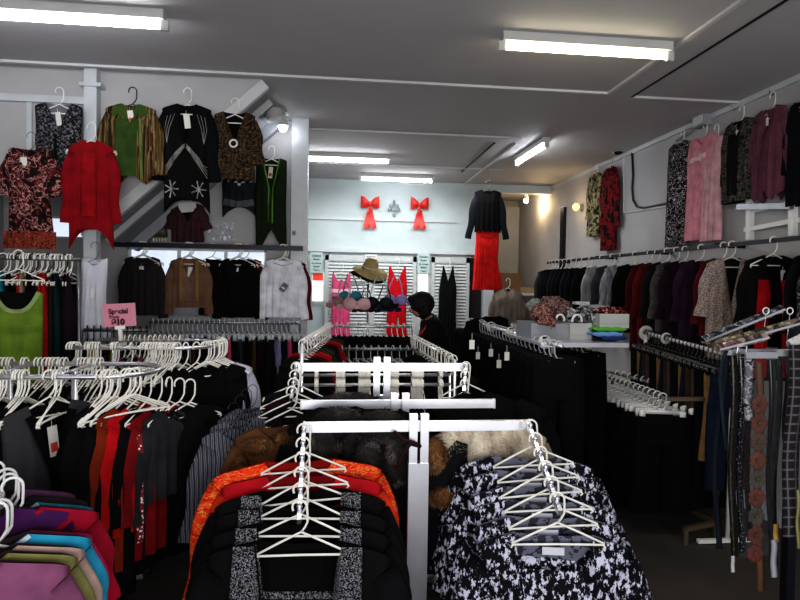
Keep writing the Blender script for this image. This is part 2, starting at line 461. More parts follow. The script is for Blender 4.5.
# ceiling battens
def batten(p, q, w=.035, h=.02, m=M_beam, nm='trim_ceiling_batten'):
    struct(nm, MB().bar(Vector(p), Vector(q), w, h), m)
def C(px, py):
    d_ = ray(px, py); t = (CE-CAMZ)/d_.z; return Vector((d_.x*t, d_.y*t, CE))
yb = C(300, 76).y
batten((LX, yb, CE-.01), (C(605, 95).x, yb, CE-.01))
xb = C(605, 95).x; batten((xb, -1, CE-.01), (xb, yb, CE-.01))
xc = C(632, 96).x; yc = C(632, 96).y
struct('trim_ceiling_board', MB().box(xb+.02, xc, -1, yc+.1, CE-.005, CE), M_ceil)
batten((xc, yc, CE-.01), (RX, yc, CE-.01)); batten((xc, -1, CE-.008), (xc, yc, CE-.008), .015, .016, M_dark)
yd = C(420, 133).y; batten((C(310, 128).x, yd, CE-.01), (C(520, 138).x, yd, CE-.01))
ye = C(420, 166).y; batten((-.5, ye, CE-.01), (C(505, 168).x, ye, CE-.01))
xf = C(517, 143).x; batten((xf, C(517, 143).y, CE-.01), (xf, BY, CE-.01)); 
batten((xf-.28, C(510, 143).y, CE-.008), (xf-.28, C(480, 172).y, CE-.008), .02, .016, M_dark)
struct('trim_cornice_right', MB().box(RX-.03, RX, -1, BY, CE-.05, CE), M_trim)
# back wall with an opening at the right
bx0 = -.62; bx1 = P(486, 300, BY).x
struct('wall_back', MB().box(bx0, bx1, BY, BY+.12, 0, CE), M_back)
zh = P(520, 193, BY).z
struct('wall_back_header', MB().box(bx1, RX, BY, BY+.12, zh, CE), M_back)
struct('wall_back_column', MB().box(P(482, 300, BY).x, P(492, 300, BY).x, BY-.1, BY, 0, P(485, 288, BY).z), M_trim)
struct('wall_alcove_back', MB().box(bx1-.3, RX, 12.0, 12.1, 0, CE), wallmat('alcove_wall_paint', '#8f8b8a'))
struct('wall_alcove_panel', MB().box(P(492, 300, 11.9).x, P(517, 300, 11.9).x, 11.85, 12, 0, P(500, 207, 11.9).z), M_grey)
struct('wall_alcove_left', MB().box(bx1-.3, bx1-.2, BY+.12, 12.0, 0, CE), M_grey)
struct('trim_back_ledge', MB().box(P(308, 218, BY).x, P(457, 220, BY).x, BY-.03, BY, P(380, 221, BY).z, P(380, 218, BY).z), M_trim)
struct('trim_back_rail', MB().box(bx0, bx1, BY-.06, BY, P(380, 253, BY).z, P(380, 249.5, BY).z), M_trim)
x_ = P(564, 230, 9.4).x
struct('trim_dark_conduit', MB().box(RX-.05, RX, PX(564, 230, RX).y-.09, PX(564, 230, RX).y+.05, PX(562, 290, RX).z, PX(564, 208, RX).z), M_dark)
struct('baseboard_right', MB().box(RX-.02, RX, -1, BY, 0, .12), M_trim)
struct('wall_shopfront_sill', MB().box(LX, RX, -1.7, -1.6, 0, .9), M_grey)
struct('wall_shopfront_header', MB().box(LX, RX, -1.7, -1.6, 2.6, CE), M_grey)

# dark hanging bar on the partition
yb2 = Y2-.22
zb2 = P(210, 246.5, yb2).z
o = MB(); o.bar((P(112, 246, yb2).x, yb2, zb2), (P(303, 246, yb2).x, yb2, zb2), .045, .05)
r0 = thing('wall_rail', 'dark steel hanging bar along the partition with shirts on it', 'clothes rail', (0,0,0)); o.build('bar', M_dark, r0, smooth=False)
for px in (125, 210, 300):
    x = P(px, 246, yb2).x; MB().box(x-.012, x+.012, yb2, Y2, zb2-.012, zb2+.012).build('bracket', M_dark, r0, smooth=False)
o = MB(); o.bar((P(152, 318, yb2).x, yb2, P(152, 319, yb2).z), (P(297, 320, yb2).x, yb2, P(152, 319, yb2).z), .03, .03)
lz = P(152, 319, yb2).z
struct('trim_partition_shelf', MB().box(P(155,318,yb2).x, xr, Y2-.06, Y2, lz-.02, lz+.02), M_trim)

# ------------------------------------------------------------------ ceiling lights
def tube_light(a, b, label, warm=False, w=.09):
    a = Vector(a); b = Vector(b); mid = (a+b)/2; r = thing('fluorescent_light', label, 'ceiling light', mid, group=None)
    a = a-mid; b = b-mid; t = (b-a).normalized()
    MB().bar(a+Vector((0,0,-.03)), b+Vector((0,0,-.03)), w, .06).build('housing', M_lampbody, r, smooth=False)
    MB().cyl(a+t*.03+Vector((0,0,-.095)), b-t*.03+Vector((0,0,-.095)), .019, 12).build('tube', M_tubew if warm else M_tube, r)
    for e, s in ((a, 1), (b, -1)):
        MB().bar(e+Vector((0,0,-.06)), e+Vector((0,0,-.125)), .05, .03, up=Vector((0,1,0))).build('end_cap', M_lampbody, r, smooth=False)
a_ = C(165, 12)
tube_light((a_.x-1.9, a_.y, CE), (a_.x, a_.y, CE), 'long white fluorescent tube light at the upper left of the ceiling')
a_ = C(502, 33); b_ = C(667, 46)
tube_light((a_.x, a_.y, CE), (b_.x, a_.y, CE), 'warm fluorescent tube light in the middle of the near ceiling', True)
a_ = C(306, 152); b_ = C(390, 156)
tube_light((a_.x-.3, a_.y, CE), (b_.x, a_.y, CE), 'bright fluorescent tube light past the partition, nearer of two above the bows')
a_ = C(360, 173); b_ = C(433, 176)
tube_light((a_.x, a_.y, CE), (b_.x, a_.y, CE), 'fluorescent tube light close to the back wall, directly above the red bows')
a_ = C(547, 137); b_ = C(517, 157)
tube_light((a_.x, a_.y, CE), (b_.x, b_.y, CE), 'slanting fluorescent tube light near the camera dome at the far right')
def spot(px, py, Y, label, warm, e):
    p = P(px, py, Y); r = thing('spot_lamp', label, 'lamp', p)
    MB().tube([(0, 0, .06), (0, 0, .10), (.02, .02, .16), (.02, .03, .24)], .012).build('arm', M_grey, r)
    MB().tube([(0,0,.09),(0,0,.05),(0,0,.01)], [.03,.045,.05], 14, cap=False).build('lamp_holder', M_lampbody, r)
    MB().ball((0,0,0), .045, sc=(1,1,1.2)).build('bulb', plain('bulb_'+('warm' if warm else 'cool'), '#ffffff', emit=e, ecol='#ffd9a0' if warm else '#f2f6ff'), r)
    return r
spot(283, 127, 6.35, 'bare white bulb lamp at the top of the partition beside the green vest', False, 40)
r = bpy.data.objects[-1] if False else None
spot(526, 200, 10.6, 'round glowing spotlight inside the opening at the back right', False, 16)
wl = PX(576, 207, RX-.1); q = thing('wall_lamp', 'small warm glowing lamp on the right wall left of the camouflage tunic', 'lamp', wl)  # glowing ball added to stand for a lamp's reflection on the wall
MB().ball((0,0,0), .06, sc=(.8,1,1)).build('bulb', plain('bulb_amber', '#ffc06a', emit=2.2, ecol='#ffc878'), q); MB().box(.04, .1, -.04, .04, -.04, .04).build('mount', M_lampbody, q, smooth=False)
l = bpy.data.lights.new('alcove_warm', 'POINT'); l.energy = 26; l.color = (1, .68, .32); l.shadow_soft_size = .1
o = bpy.data.objects.new('alcove_warm', l); COL.objects.link(o); o.location = P(540, 205, 10.5)
l = bpy.data.lights.new('wall_lamp_glow', 'POINT'); l.energy = 3.5; l.color = (1, .7, .38); l.shadow_soft_size = .06  # extra point light spreading the added reflection glow over the wall
o = bpy.data.objects.new('wall_lamp_glow', l); COL.objects.link(o); o.location = wl+Vector((-.2, 0, 0))
# flood lamp head on pipe beside bulb
q = thing('flood_lamp', 'grey metal lamp hood on a pipe under the stair soffit', 'lamp', P(272, 112, 6.2))
MB().tube([(-.35, 0, .02), (.0, 0, .02), (.12, 0, .0)], .014).build('pipe', M_dull, q)
MB().tube([(-.02, 0, .2), (0, 0, .08), (.03, 0, -.02), (.05, 0, -.06)], [.03, .08, .1, .11], 16, cap=False).build('hood', M_lampbody, q)

# lamps: cool daylight falling in through the shop front behind the camera, then two added ceiling fills
def area(nm, loc, rot, sx, sy, e, col):
    l = bpy.data.lights.new(nm, 'AREA'); l.shape = 'RECTANGLE'; l.size = sx; l.size_y = sy; l.energy = e; l.color = col
    o = bpy.data.objects.new(nm, l); COL.objects.link(o); o.location = loc; o.rotation_euler = rot; return o
area('shopfront_daylight', (.3, -1.55, 1.75), (math.radians(90), 0, 0), 4.6, 1.6, 150, (.97, .97, 1))
area('fluorescent_fill_rear', (1.0, 8.6, CE-.2), (0, 0, 0), 2.5, 1.2, 75, (.95, .98, 1))  # added fill brightening the rear, no fixture of its own
area('fluorescent_fill_front', (.8, 3.2, CE-.2), (0, 0, 0), 2.4, .2, 26, (1, .97, .9))  # added fill boosting the near tube light, no fixture of its own
w = bpy.data.worlds.new('daylight'); bpy.context.scene.world = w; w.use_nodes = True
bg = w.node_tree.nodes['Background']; bg.inputs[0].default_value = (.93, .95, 1, 1); bg.inputs[1].default_value = 1.15
bpy.context.scene.view_settings.view_transform = 'Standard'
bpy.context.scene.view_settings.look = 'Medium High Contrast'
bpy.context.scene.view_settings.exposure = -.08
# ------------------------------------------------------------------ fabrics with a pattern
F_leop = cells('leopard_print', [(0, '#1a1512'), (.22, '#4b3b2e'), (.45, '#8c7560')], 60, rough=.7)
F_snake = cells('brown_snake_print', [(0, '#2a2322'), (.25, '#7d6b64'), (.5, '#a8968c')], 85, rough=.75)
F_bw = blotch('black_white_splotch', [(0, '#c4c3d4'), (.46, '#0b0a10')], 32, 9, stretch=(1.3, 1, .8), nr=.68)
F_bwin = blotch('grey_ink_lining', [(0, '#6d6f7e'), (.52, '#35353f')], 22, 4)
F_speck = blotch('grey_speckle_knit', [(0, '#09090a'), (.5, '#55555a'), (.57, '#a2a2a6'), (.62, '#151516')], 130, 2, stretch=(1, 1, 1.2))
F_orange = blotch('orange_gold_floral', [(0, '#c4260f'), (.42, '#e2401b'), (.55, '#e99b4a'), (.6, '#cf3516')], 24, 5, stretch=(1, 1, 2.2), dist=1.5)
F_greystripe = stripes('grey_blue_stripe_shirting', [(0, '#23242c'), (.35, '#55565f'), (.6, '#8e909d'), (.8, '#3a3b45')], 14, wob=1.2)
F_lace = blotch('grey_lace', [(0, '#0d0d0e'), (.47, '#323234'), (.56, '#6b6b70')], 60, 4)
F_blouse = blotch('maroon_leaf_print', [(0, '#120b0c'), (.46, '#561d22'), (.54, '#b98a80'), (.58, '#2a1013')], 13, 3, dist=1.8)
F_blouseb = blotch('coral_border_print', [(0, '#2a1513'), (.42, '#8c3a28'), (.52, '#2a1513'), (.58, '#a04a34')], 30, 3, dist=1.5)
F_brownstripe = blotch('brown_olive_stripe', [(0, '#241c0e'), (.42, '#4f3c1c'), (.5, '#85704a'), (.54, '#3a2010'), (.6, '#5e4c26')], 36, 2, stretch=(1, .3, .04))
F_black_lines = stripes('black_silver_curves', [(0, '#0b0b0c'), (.93, '#7c7c78')], 7, rot=.5, wob=6)
F_leaf = blotch('brown_gold_leaf_print', [(0, '#140e0a'), (.47, '#37281a'), (.56, '#75603f'), (.6, '#1d150e')], 26, 4, dist=2.0)
F_lacered = cells('wine_lace', [(0, '#8d5a60'), (.08, '#3d0b14'), (.5, '#2a070d')], 26)
F_blackflor = blotch('black_white_scroll', [(0, '#0d0d10'), (.5, '#d0c6ca'), (.53, '#17161a')], 13, 2, dist=2.5)
F_camo = blotch('camouflage_print', [(0, '#1d2118'), (.42, '#6f6b4d'), (.52, '#a49a74'), (.6, '#353a28')], 9, 2, dist=.5)
F_darkred = blotch('black_red_print', [(0, '#12070a'), (.46, '#6e1216'), (.62, '#1c070a')], 9, 2, dist=1.0)
F_greyjac = blotch('charcoal_gold_print', [(0, '#151517'), (.48, '#5b5a50'), (.58, '#1a1a1c')], 34, 4, dist=1.0)
F_tweed = blotch('grey_tweed', [(0, '#2c2b2a'), (.45, '#4c4a48'), (.58, '#6b6864')], 120, 2)
F_check = cells('tiny_check', [(0, '#101012'), (.35, '#5a5a60'), (.6, '#28282c')], 90)
F_plaid = None
def plaid(name, c0, c1, c2, sc=16):
    if name in _m: return _m[name]
    m, nt, b = newmat(name); v = coords(nt)
    cols = None
    a = N(nt, 'ShaderNodeTexWave', Scale=float(sc)); a.bands_direction = 'X'; nt.links.new(v, a.inputs['Vector'])
    z = N(nt, 'ShaderNodeTexWave', Scale=float(sc)); z.bands_direction = 'Z'; nt.links.new(v, z.inputs['Vector'])
    ra = ramp(nt, a.outputs[0], [(0, c0), (.6, c1), (.93, c2)], 'CONSTANT'); rz = ramp(nt, z.outputs[0], [(0, c0), (.6, c1), (.93, c2)], 'CONSTANT')
    mx = nt.nodes.new('ShaderNodeMix'); mx.data_type = 'RGBA'; mx.blend_type = 'LIGHTEN'; mx.inputs[0].default_value = 1
    nt.links.new(ra.outputs[0], mx.inputs[6]); nt.links.new(rz.outputs[0], mx.inputs[7]); nt.links.new(mx.outputs[2], b.inputs['Base Color'])
    b.inputs['Roughness'].default_value = .85; _m[name] = m; return m
F_plaid = plaid('black_white_plaid', '#0a090b', '#1c1418', '#5c585c', 7)
F_knit = stripes('grey_ribbed_knit', [(0, '#1c1c1f'), (.5, '#3b3b40')], 60, rot=PI/2, wob=.5)
F_sheer = plain('white_lace_cloth', '#cfcfd8', .8, alpha=.9)
F_satin = blotch('silver_satin_print', [(0, '#3a3d45'), (.45, '#7a7c84'), (.6, '#a3a4aa')], 12, 4, stretch=(2, 1, .5), rough=.4, interp='LINEAR')
F_darkpat = blotch('dark_floral_print', [(0, '#0d0d10'), (.5, '#2e2a30'), (.6, '#56505a')], 30, 3, dist=1)
def neckz(off=.118): return off
# ---- right wall, long rail
XR = RX-.30
ra_ = PX(800, 236, XR); rb_ = PX(566, 262, XR)
zR = (ra_.z+rb_.z)/2
rl = thing('wall_rail', 'long steel hanging rail down the right wall full of jackets', 'clothes rail', (XR, 6.5, zR))
MB().bar((0, 2.9, 0), (0, -3.0, 0), .03, .035).build('bar', M_dark, rl, smooth=False)
for y in (9.2, 7.6, 6.3, 5.1, 4.0):
    MB().box(0, .3, y-6.5-.01, y-6.5+.01, -.012, .03).build('bracket', M_dark, rl, smooth=False)
def rwall(pxl, kind, label, cat='jacket', mat='#111113', W=.46, L=.98, tilt=0., hm=M_hang, **kw):
    Y = PX(pxl, 300, XR-W/2).y
    hanger('hanger holding the '+label.split(' on the')[0], (XR, Y, zR+.012), tilt, hm, w=.38)
    g_ = garment(kind, label+' on the right wall rail', cat, (XR, Y, zR-.115), tilt, mat, W=W-.02, L=L, **kw)
    return g_
slv = dict(L=.5, r0=.075, r1=.055, ang=6)
rwall(842, 'jacket', 'black jacket nearest the camera', mat='#0d0d10', sleeves=slv, nd=.2)
rwall(815, 'cardigan', 'dark patterned cardigan close to the right edge', 'cardigan', mat=F_darkpat, sleeves=slv, nd=.25)
rwall(803, 'blouse', 'grey and black mottled blouse beside the black and red coat', 'blouse', mat=F_lace, sleeves=slv, nd=.15)
rwall(790, 'coat', 'plain black coat just right of the red fronted coat', 'coat', mat='#0b0a0c', sleeves=slv, nd=.12)
# black coat with red front panels
Yr = PX(745, 300, XR-.23).y
hanger('white plastic hanger holding the black and red coat', (XR, Yr, zR+.012), 0, w=.38)
gk = dict(W=.46, L=1.0, nd=.35, nw=.07)
me_, g_ = body_mesh(**gk)
garment('coat', 'black long coat with two bright red front panels, on the right wall rail', 'coat', (XR, Yr, zR-.115), -.1, '#0d0c0e',
        sleeves=slv, tagc=(.06, -.12, .035, .1), bands=[('front_panel', [(-.09, -.2), (-.11, -.6), (-.11, -.97)], .10, '#a50f18'), ('front_panel', [(.09, -.2), (.1, -.6), (.11, -.97)], .09, '#a50f18'), ('placket', [(0, -.36), (0, -.98)], .06, '#070708')], **gk)
0 and rwall(722, 'cardigan', 'pinkish brown knit cardigan behind the snake print coat', 'cardigan', mat='#6e5552', sleeves=slv, nd=.15)
rwall(706, 'coat', 'long brown snake print coat with an open front', 'coat', mat=F_snake, mat2='#1b1718', L=1.12, nd=.42, nw=.075, tilt=-.12, sleeves=dict(L=.42, r0=.085, r1=.08, ang=7, bell=.02), folds=.018)
rwall(698, 'blouse', 'dark red blouse peeking above the purple jacket', 'blouse', mat='#57101b', sleeves=slv, L=.7)
rwall(677, 'jacket', 'dark purple long jacket with a white tag', mat='#2c1a2e', L=1.0, sleeves=slv, tagc=(.02, -.1, .035, .1), nd=.1)
rwall(662, 'jacket', 'dark plum jacket tucked behind the purple one', mat='#22131f', L=.95, sleeves=slv)
rwall(654, 'coat', 'grey tweed coat with black trim', 'coat', mat=F_tweed, L=.98, sleeves=slv, tagc=(.0, -.08, .035, .09), nd=.14, bands=[('trim', [(0, -.16), (0, -.95)], .05, '#0e0e10')])
rwall(645, 'jacket', 'charcoal jacket behind the tweed coat', mat='#1c1b1e', sleeves=slv)
rwall(636, 'jacket', 'maroon ruffled jacket', mat='#5e111c', L=1.0, sleeves=slv, folds=.022, nd=.1)
rwall(629, 'blouse', 'wine red blouse behind the maroon jacket', 'blouse', mat='#4a0d16', sleeves=slv)
rwall(615, 'jacket', 'black short jacket with a long white tag', mat='#0a0a0c', L=.8, sleeves=slv, tagc=(.05, -.1, .04, .16), nd=.1)
rwall(603, 'blouse', 'silver grey satin blouse with soft sheen', 'blouse', mat=F_satin, L=.72, sleeves=slv)
rwall(594, 'blouse', 'dark grey satin blouse behind the silver one', 'blouse', mat='#3d3e45', L=.72, sleeves=slv)
rwall(584, 'blouse', 'off-white sheer blouse', 'blouse', mat='#9a9c9e', L=.8, sleeves=slv)
rwall(574, 'jacket', 'black jacket beside the off-white blouse', mat='#0d0d10', L=.8, sleeves=slv, tagc=(-.1, -.12, .03, .14))
for i, px in enumerate([567, 562, 557, 553, 549, 545.5, 542, 539]):
    rwall(px, 'jacket', 'dark grey jacket, %s from the far end' % nth(7-i), mat=['#121418', '#1b1d21', '#0c0d10'][i % 3], L=.78, sleeves=slv)
rwall(536.5, 'jacket', 'brownish jacket at the far end', mat='#453a33', L=.7, sleeves=slv)
# ---- pieces pinned high on the right wall
def pinned(pxl, pxr, yt, yb_, kind, label, cat, mat, frac=.8, tilt=0., lift=.07, sleeved=True, hm=M_hang, hw=.36, **kw):
    X = RX-.07; ya = PX(pxl, 200, X).y; yb1 = PX(pxr, 200, X).y; Yc = (ya+yb1)/2; tot = ya-yb1
    zt_ = PX((pxl+pxr)/2, yt, X).z; zb_ = PX((pxl+pxr)/2, yb_, X).z
    W = tot*(frac if sleeved else 1); sl = kw.pop('sl', None)
    if sleeved: kw['sleeves'] = sl or dict(L=.5, r0=.075, r1=.055, ang=8)
    hanger('hanger holding the '+label.split(',')[0].split(' hanging')[0], (X+.02, Yc, zt_+.11), -PI/2, hm, kind='wire' if hm is M_hangk else 'tube', w=min(hw, W*.85))
    return garment(kind, label, cat, (X, Yc, zt_), -PI/2+tilt, mat, W=W, L=zt_-zb_, **kw)
pinned(783, 822, 100, 205, 'jacket', 'black jacket hanging high on the right wall, cut by the photo edge', 'jacket', '#0c0e16')
pinned(746, 791, 108, 202, 'cardigan', 'dusky mauve cardigan hanging high on the right wall', 'cardigan', '#6a3f4c', nd=.14, frac=.72, hem='point', hemd=.09, sl=dict(L=.5, r0=.08, r1=.06, ang=10), tagc=(0, -.09, .03, .07), bands=[('placket', [(0, -.16), (0, -.8)], .02, '#553040')])
pinned(719, 757, 120, 202, 'jacket', 'charcoal and gold print jacket with black front, high on the right wall', 'jacket', F_greyjac, mat2='#0a0a0b', nd=.12, frac=.78, tagc=(0, -.1, .03, .07), bands=[('front_panel', [(0, -.13), (0, -.7)], .15, '#0c0c0d')])
pinned(684, 722, 131, 240, 'dress', 'pale pink long dress with thin straps, high on the right wall', 'dress', '#c98690', frac=.8, sleeved=False, nd=.1, nw=.13, neck='v', waist=.8, flare=1.05, L=None) if False else None
X = RX-.08
def dressR(pxl, pxr, yt, yb_, label, mat, hm=M_hang, **kw):
    ya = PX(pxl, 200, X).y; yb1 = PX(pxr, 200, X).y; Yc = (ya+yb1)/2; W = ya-yb1; zt_ = PX((pxl+pxr)/2, yt, X).z; zb_ = PX((pxl+pxr)/2, yb_, X).z
    hanger('hanger holding the '+label.split(',')[0], (X+.03, Yc, zt_+.11), -PI/2, hm, w=min(.36, W*.8))
    return garment('dress', label, 'dress', (X, Yc, zt_), -PI/2, mat, W=W, L=zt_-zb_, **kw)
dressR(686, 716, 136, 240, 'pale pink strappy dress with a lace bust band, high on the right wall', '#d08c98', nd=.1, nw=.12, waist=.86, flare=1.0, bands=[('lace_band', [(-.14, -.25), (.14, -.22)], .05, '#e6c3c6')], tagc=(.05, -.2))
dressR(702, 722, 138, 241, 'sheer pale pink slip beside the pink dress, high on the wall', '#cfa3a8', nd=.1, nw=.09, waist=.9, flare=1.0)
dressR(667, 690, 142, 246, 'long black dress with white scroll print, high on the right wall', F_blackflor, nd=.08, nw=.08, waist=.9, flare=1.0, slope=.35)
pinned(601, 618, 167, 250, 'dress', 'dark red and black long dress on the right wall near the camera dome', 'dress', F_darkred, hm=M_hangk, frac=.8, nd=.1, nw=.06, sl=dict(L=.75, r0=.075, r1=.06, ang=4))
pinned(587, 603, 173, 236, 'tunic', 'camouflage print tunic on the right wall, farthest back', 'tunic', F_camo, frac=.8, nd=.1, nw=.06, sl=dict(L=.55, r0=.075, r1=.06, ang=4))
# camera dome, junction box, conduit
c_ = PX(627, 150, RX)
o = thing('security_camera', 'black security camera dome where the right wall meets the ceiling', 'camera', (RX-.12, c_.y, c_.z))
MB().box(-.1, .12, -.09, .09, 0, .04).build('base', M_black, o, smooth=False)
MB().ball((0,0,-.01), .075, sc=(1,1,.8)).build('dome', plain('smoked_dome', '#15151a', .15), o)
pts = [PX(*q, RX-.02) for q in ((632, 152), (633, 175), (632, 188), (633, 200), (637, 207), (645, 208), (668, 203), (700, 197), (722, 192))]
tag(MB().tube(pts, .013, 6).build('cable', M_black, None), 'black cable looping down the right wall from the security camera', 'cable')
pts = [PX(*q, RX-.012) for q in ((624, 156), (624, 213), (650, 209), (668, 206), (720, 197))]
tag(MB().tube(pts, .012, 6).build('cable_conduit', M_beam, None, smooth=False), 'thin grey conduit forming a rectangle on the right wall', 'conduit')
p_ = PX(707, 119, RX)
o = thing('junction_box', 'small grey junction box under the ceiling above the pink dress', 'electrical box', (RX-.05, p_.y, p_.z))
MB().box(-.05, .05, -.1, .1, -.08, .08).build('casing', M_grey, o, smooth=False); MB().box(-.055, -.05, -.08, .08, -.06, .06).build('cover', M_trim, o, smooth=False)
tag(MB().tube([PX(700, 122, RX-.03), PX(690, 132, RX-.03), PX(676, 141, RX-.03)], .012, 6).build('cable', M_grey, None), 'short grey cable running from the junction box along the wall', 'cable')
# folding shelf frame on the wall
o = thing('wall_bracket_frame', 'white wooden shelf frame with a steel bar on the right wall under the mauve cardigan', 'wall bracket', (RX, 5, 2.5))
def rel(px, py, off=.03): return PX(px, py, RX-off)-Vector((RX, 5, 2.5))
MB().bar(rel(750, 193), rel(750, 240), .05, .05, up=Vector((1,0,0))).build('upright', M_white, o, smooth=False)
MB().bar(rel(793, 200), rel(793, 236), .05, .05, up=Vector((1,0,0))).build('upright', M_white, o, smooth=False)
for a1, b1 in (((750, 211), (795, 203)), ((745, 230), (798, 220))): MB().bar(rel(*a1), rel(*b1), .03, .04).build('crosspiece', M_white, o, smooth=False)
MB().bar(rel(738, 207, .08), rel(792, 206, .08), .04, .05).build('steel_bar', M_dull, o, smooth=False)
for px, py in ((697, 122), (735, 107), (773, 92)):
    p_ = PX(px, py, RX); h = thing('wall_hook', 'small brass hook on the right wall above the %s' % {697: 'pink dress', 735: 'charcoal and gold jacket', 773: 'mauve cardigan'}[px], 'hook', (RX, p_.y, p_.z))
    MB().box(-.006, 0, -.015, .015, -.03, .03).build('plate', M_brass, h, smooth=False); MB().tube([(0,0,0), (-.03,0,-.01), (-.035,0,.012)], .004, 6).build('prong', M_brass, h)
# ------------------------------------------------------------------ upper left wall, pinned garments
def flat(pxl, pxr, yt, yb_, Y, kind, label, cat, mat, sleeved=True, frac=.78, hm=M_hang, hk='tube', tilt=0., hlab=None, hoff=.11, **kw):
    l = P(pxl, yt, Y); r = P(pxr, yt, Y); c = P((pxl+pxr)/2, yt, Y); b_ = P((pxl+pxr)/2, yb_, Y)
    tot = r.x-l.x; W = tot*(frac if sleeved else 1.0)
    if sleeved and 'sleeves' not in kw: kw['sleeves'] = dict(L=.5, r0=.08, r1=.055, ang=8)
    if hm is not None:
        hanger(hlab or 'hanger holding the '+label.split(',')[0].split(' hanging')[0], (c.x, Y+.01, c.z+hoff), tilt, hm, kind=hk, w=min(.38, W*.82))
    return garment(kind, label, cat, c, tilt, mat, W=W, L=c.z-b_.z, **kw)
YA = 5.14
flat(35, 83, 103, 180, YA, 'waistcoat', 'grey and black lace waistcoat high on the left wall', 'waistcoat', F_lace, mat2='#6e6e74', sleeved=False, nd=.2, nw=.1, hem='point', hemd=.12, tagc=(0, -.08, .04, .11), bands=[('lacing', [(0, -.26), (0, -.5)], .02, '#0d0d0e')])
flat(-1, 62, 148, 246, YA-.08, 'blouse', 'maroon leaf print blouse with short sleeves high on the left wall', 'blouse', F_blouse, frac=.7, hm=M_hangk, hk='wire', nd=.07, nw=.12, neck='round', sleeves=dict(L=.3, r0=.1, r1=.085, ang=16), tagc=(-.04, -.08, .05, .12), flare=1.05, hem='ragged', bands=[('hem_border', [(-.2, -.74), (.2, -.74)], .14, F_blouseb)])
# red cardigan with an arched front
c = P(91, 140, YA-.1); Lr = c.z-P(91, 250, YA-.1).z
hanger('white hanger holding the red cardigan', (c.x, YA-.09, c.z+.12), w=.38)
garment('cardigan', 'bright red long sleeved cardigan with an arched hem high on the left wall', 'cardigan', c, 0, '#820a14', W=.35, L=Lr, nd=.03, nw=.05, hem='arch', hemd=.17, slope=.5, neck='round', folds=.012, nf=9,
        sleeves=dict(L=.56, r0=.075, r1=.05, ang=3), bands=[('front_edge', [(-.05, -.03), (-.055, -.62)], .012, '#7c0a12'), ('front_edge', [(.05, -.03), (.055, -.62)], .012, '#7c0a12'), ('inner_camisole', [(0, -.1), (0, -.62)], .1, '#8f0c16')])
# striped overshirt with green top
c = P(131, 104, YA-.02); L0 = c.z-P(131, 184, YA-.02).z
hanger('black hanger holding the striped overshirt', (c.x, YA+.02, c.z+.13), 0, M_hangk, kind='tube', w=.3)
gk = dict(W=.40, L=L0, nd=.14, nw=.075, hem='point', hemd=.1)
garment('overshirt', 'brown striped overshirt with a green collared top, high on the left wall', 'shirt', c, 0, F_brownstripe,
        sleeves=dict(L=.48, r0=.085, r1=.06, ang=7), tagc=(0, -.06, .045, .11, 1), bands=[('green_top', [(0.0, -.13), (0, -.6)], .2, '#34491f'), ('collar', [(-.13, -.1), (-.06, -.02), (0, -.16)], .06, '#3c5422'), ('collar', [(0, -.16), (.06, -.02), (.13, -.1)], .06, '#3c5422'), ('placket', [(.09, -.13), (.1, -.62)], .018, '#6d7a45')], **gk)
# black jacket with silver embroidered curves
c = P(187, 104, YA+.02); L0 = c.z-P(187, 214, YA+.02).z
hanger('white hanger holding the black embroidered jacket', (c.x, YA+.04, c.z+.12), w=.34)
jk = dict(W=.40, L=L0, nd=.3, nw=.07, waist=.9, flare=.95, hem='arch', hemd=.12)
silver = plain('silver_thread', '#8f8f88', .45, .5)
bd = []
for k in range(4):
    for s in (-1, 1): bd.append(('embroidery', [(s*.005, -.37+.01*k), (s*(.05+.02*k), -.43-.01*k), (s*(.11+.012*k), -.52-.0*k), (s*.175, -.62+.03*k)], .005, silver))
for s in (-1, 1):
    for q in range(7):
        a = q/7*2*PI; bd.append(('embroidery', [(s*.11, -.72), (s*.11+.06*math.cos(a), -.72+.075*math.sin(a))], .01, silver))
    for q in range(3): bd.append(('embroidery', [(s*(.09+.03*q), -.09-.01*q), (s*(.13+.02*q), -.22), (s*.15, -.34)], .004, silver))
garment('jacket', 'black jacket with silver curved embroidery, high on the left wall', 'jacket', c, 0, '#0c0c0d', mat2='#060606', sleeves=dict(L=.55, r0=.085, r1=.06, ang=5), tagc=(.0, -.09, .05, .12), bands=bd, **jk)
# leaf print top with a ring
c = P(235, 112, YA+.05); L0 = c.z-P(235, 181, YA+.05).z
hanger('hanger holding the brown leaf print top with ring', (c.x, YA+.06, c.z+.1), w=.3)
t_ = garment('blouse', 'brown leaf print top with a round ring clasp, high on the left wall', 'blouse', c, 0, F_leaf, mat2='#070606', W=.34, L=L0, nd=.26, nw=.09, sleeves=dict(L=.35, r0=.1, r1=.075, ang=10), waist=.9, flare=1.0, hem='ragged')
MB().tube([(.03*math.cos(a), -.06, -.28+.03*math.sin(a)) for a in [2*PI*i/16 for i in range(16)]], .009, 6, closed=True).build('ring_clasp', M_tag, t_)
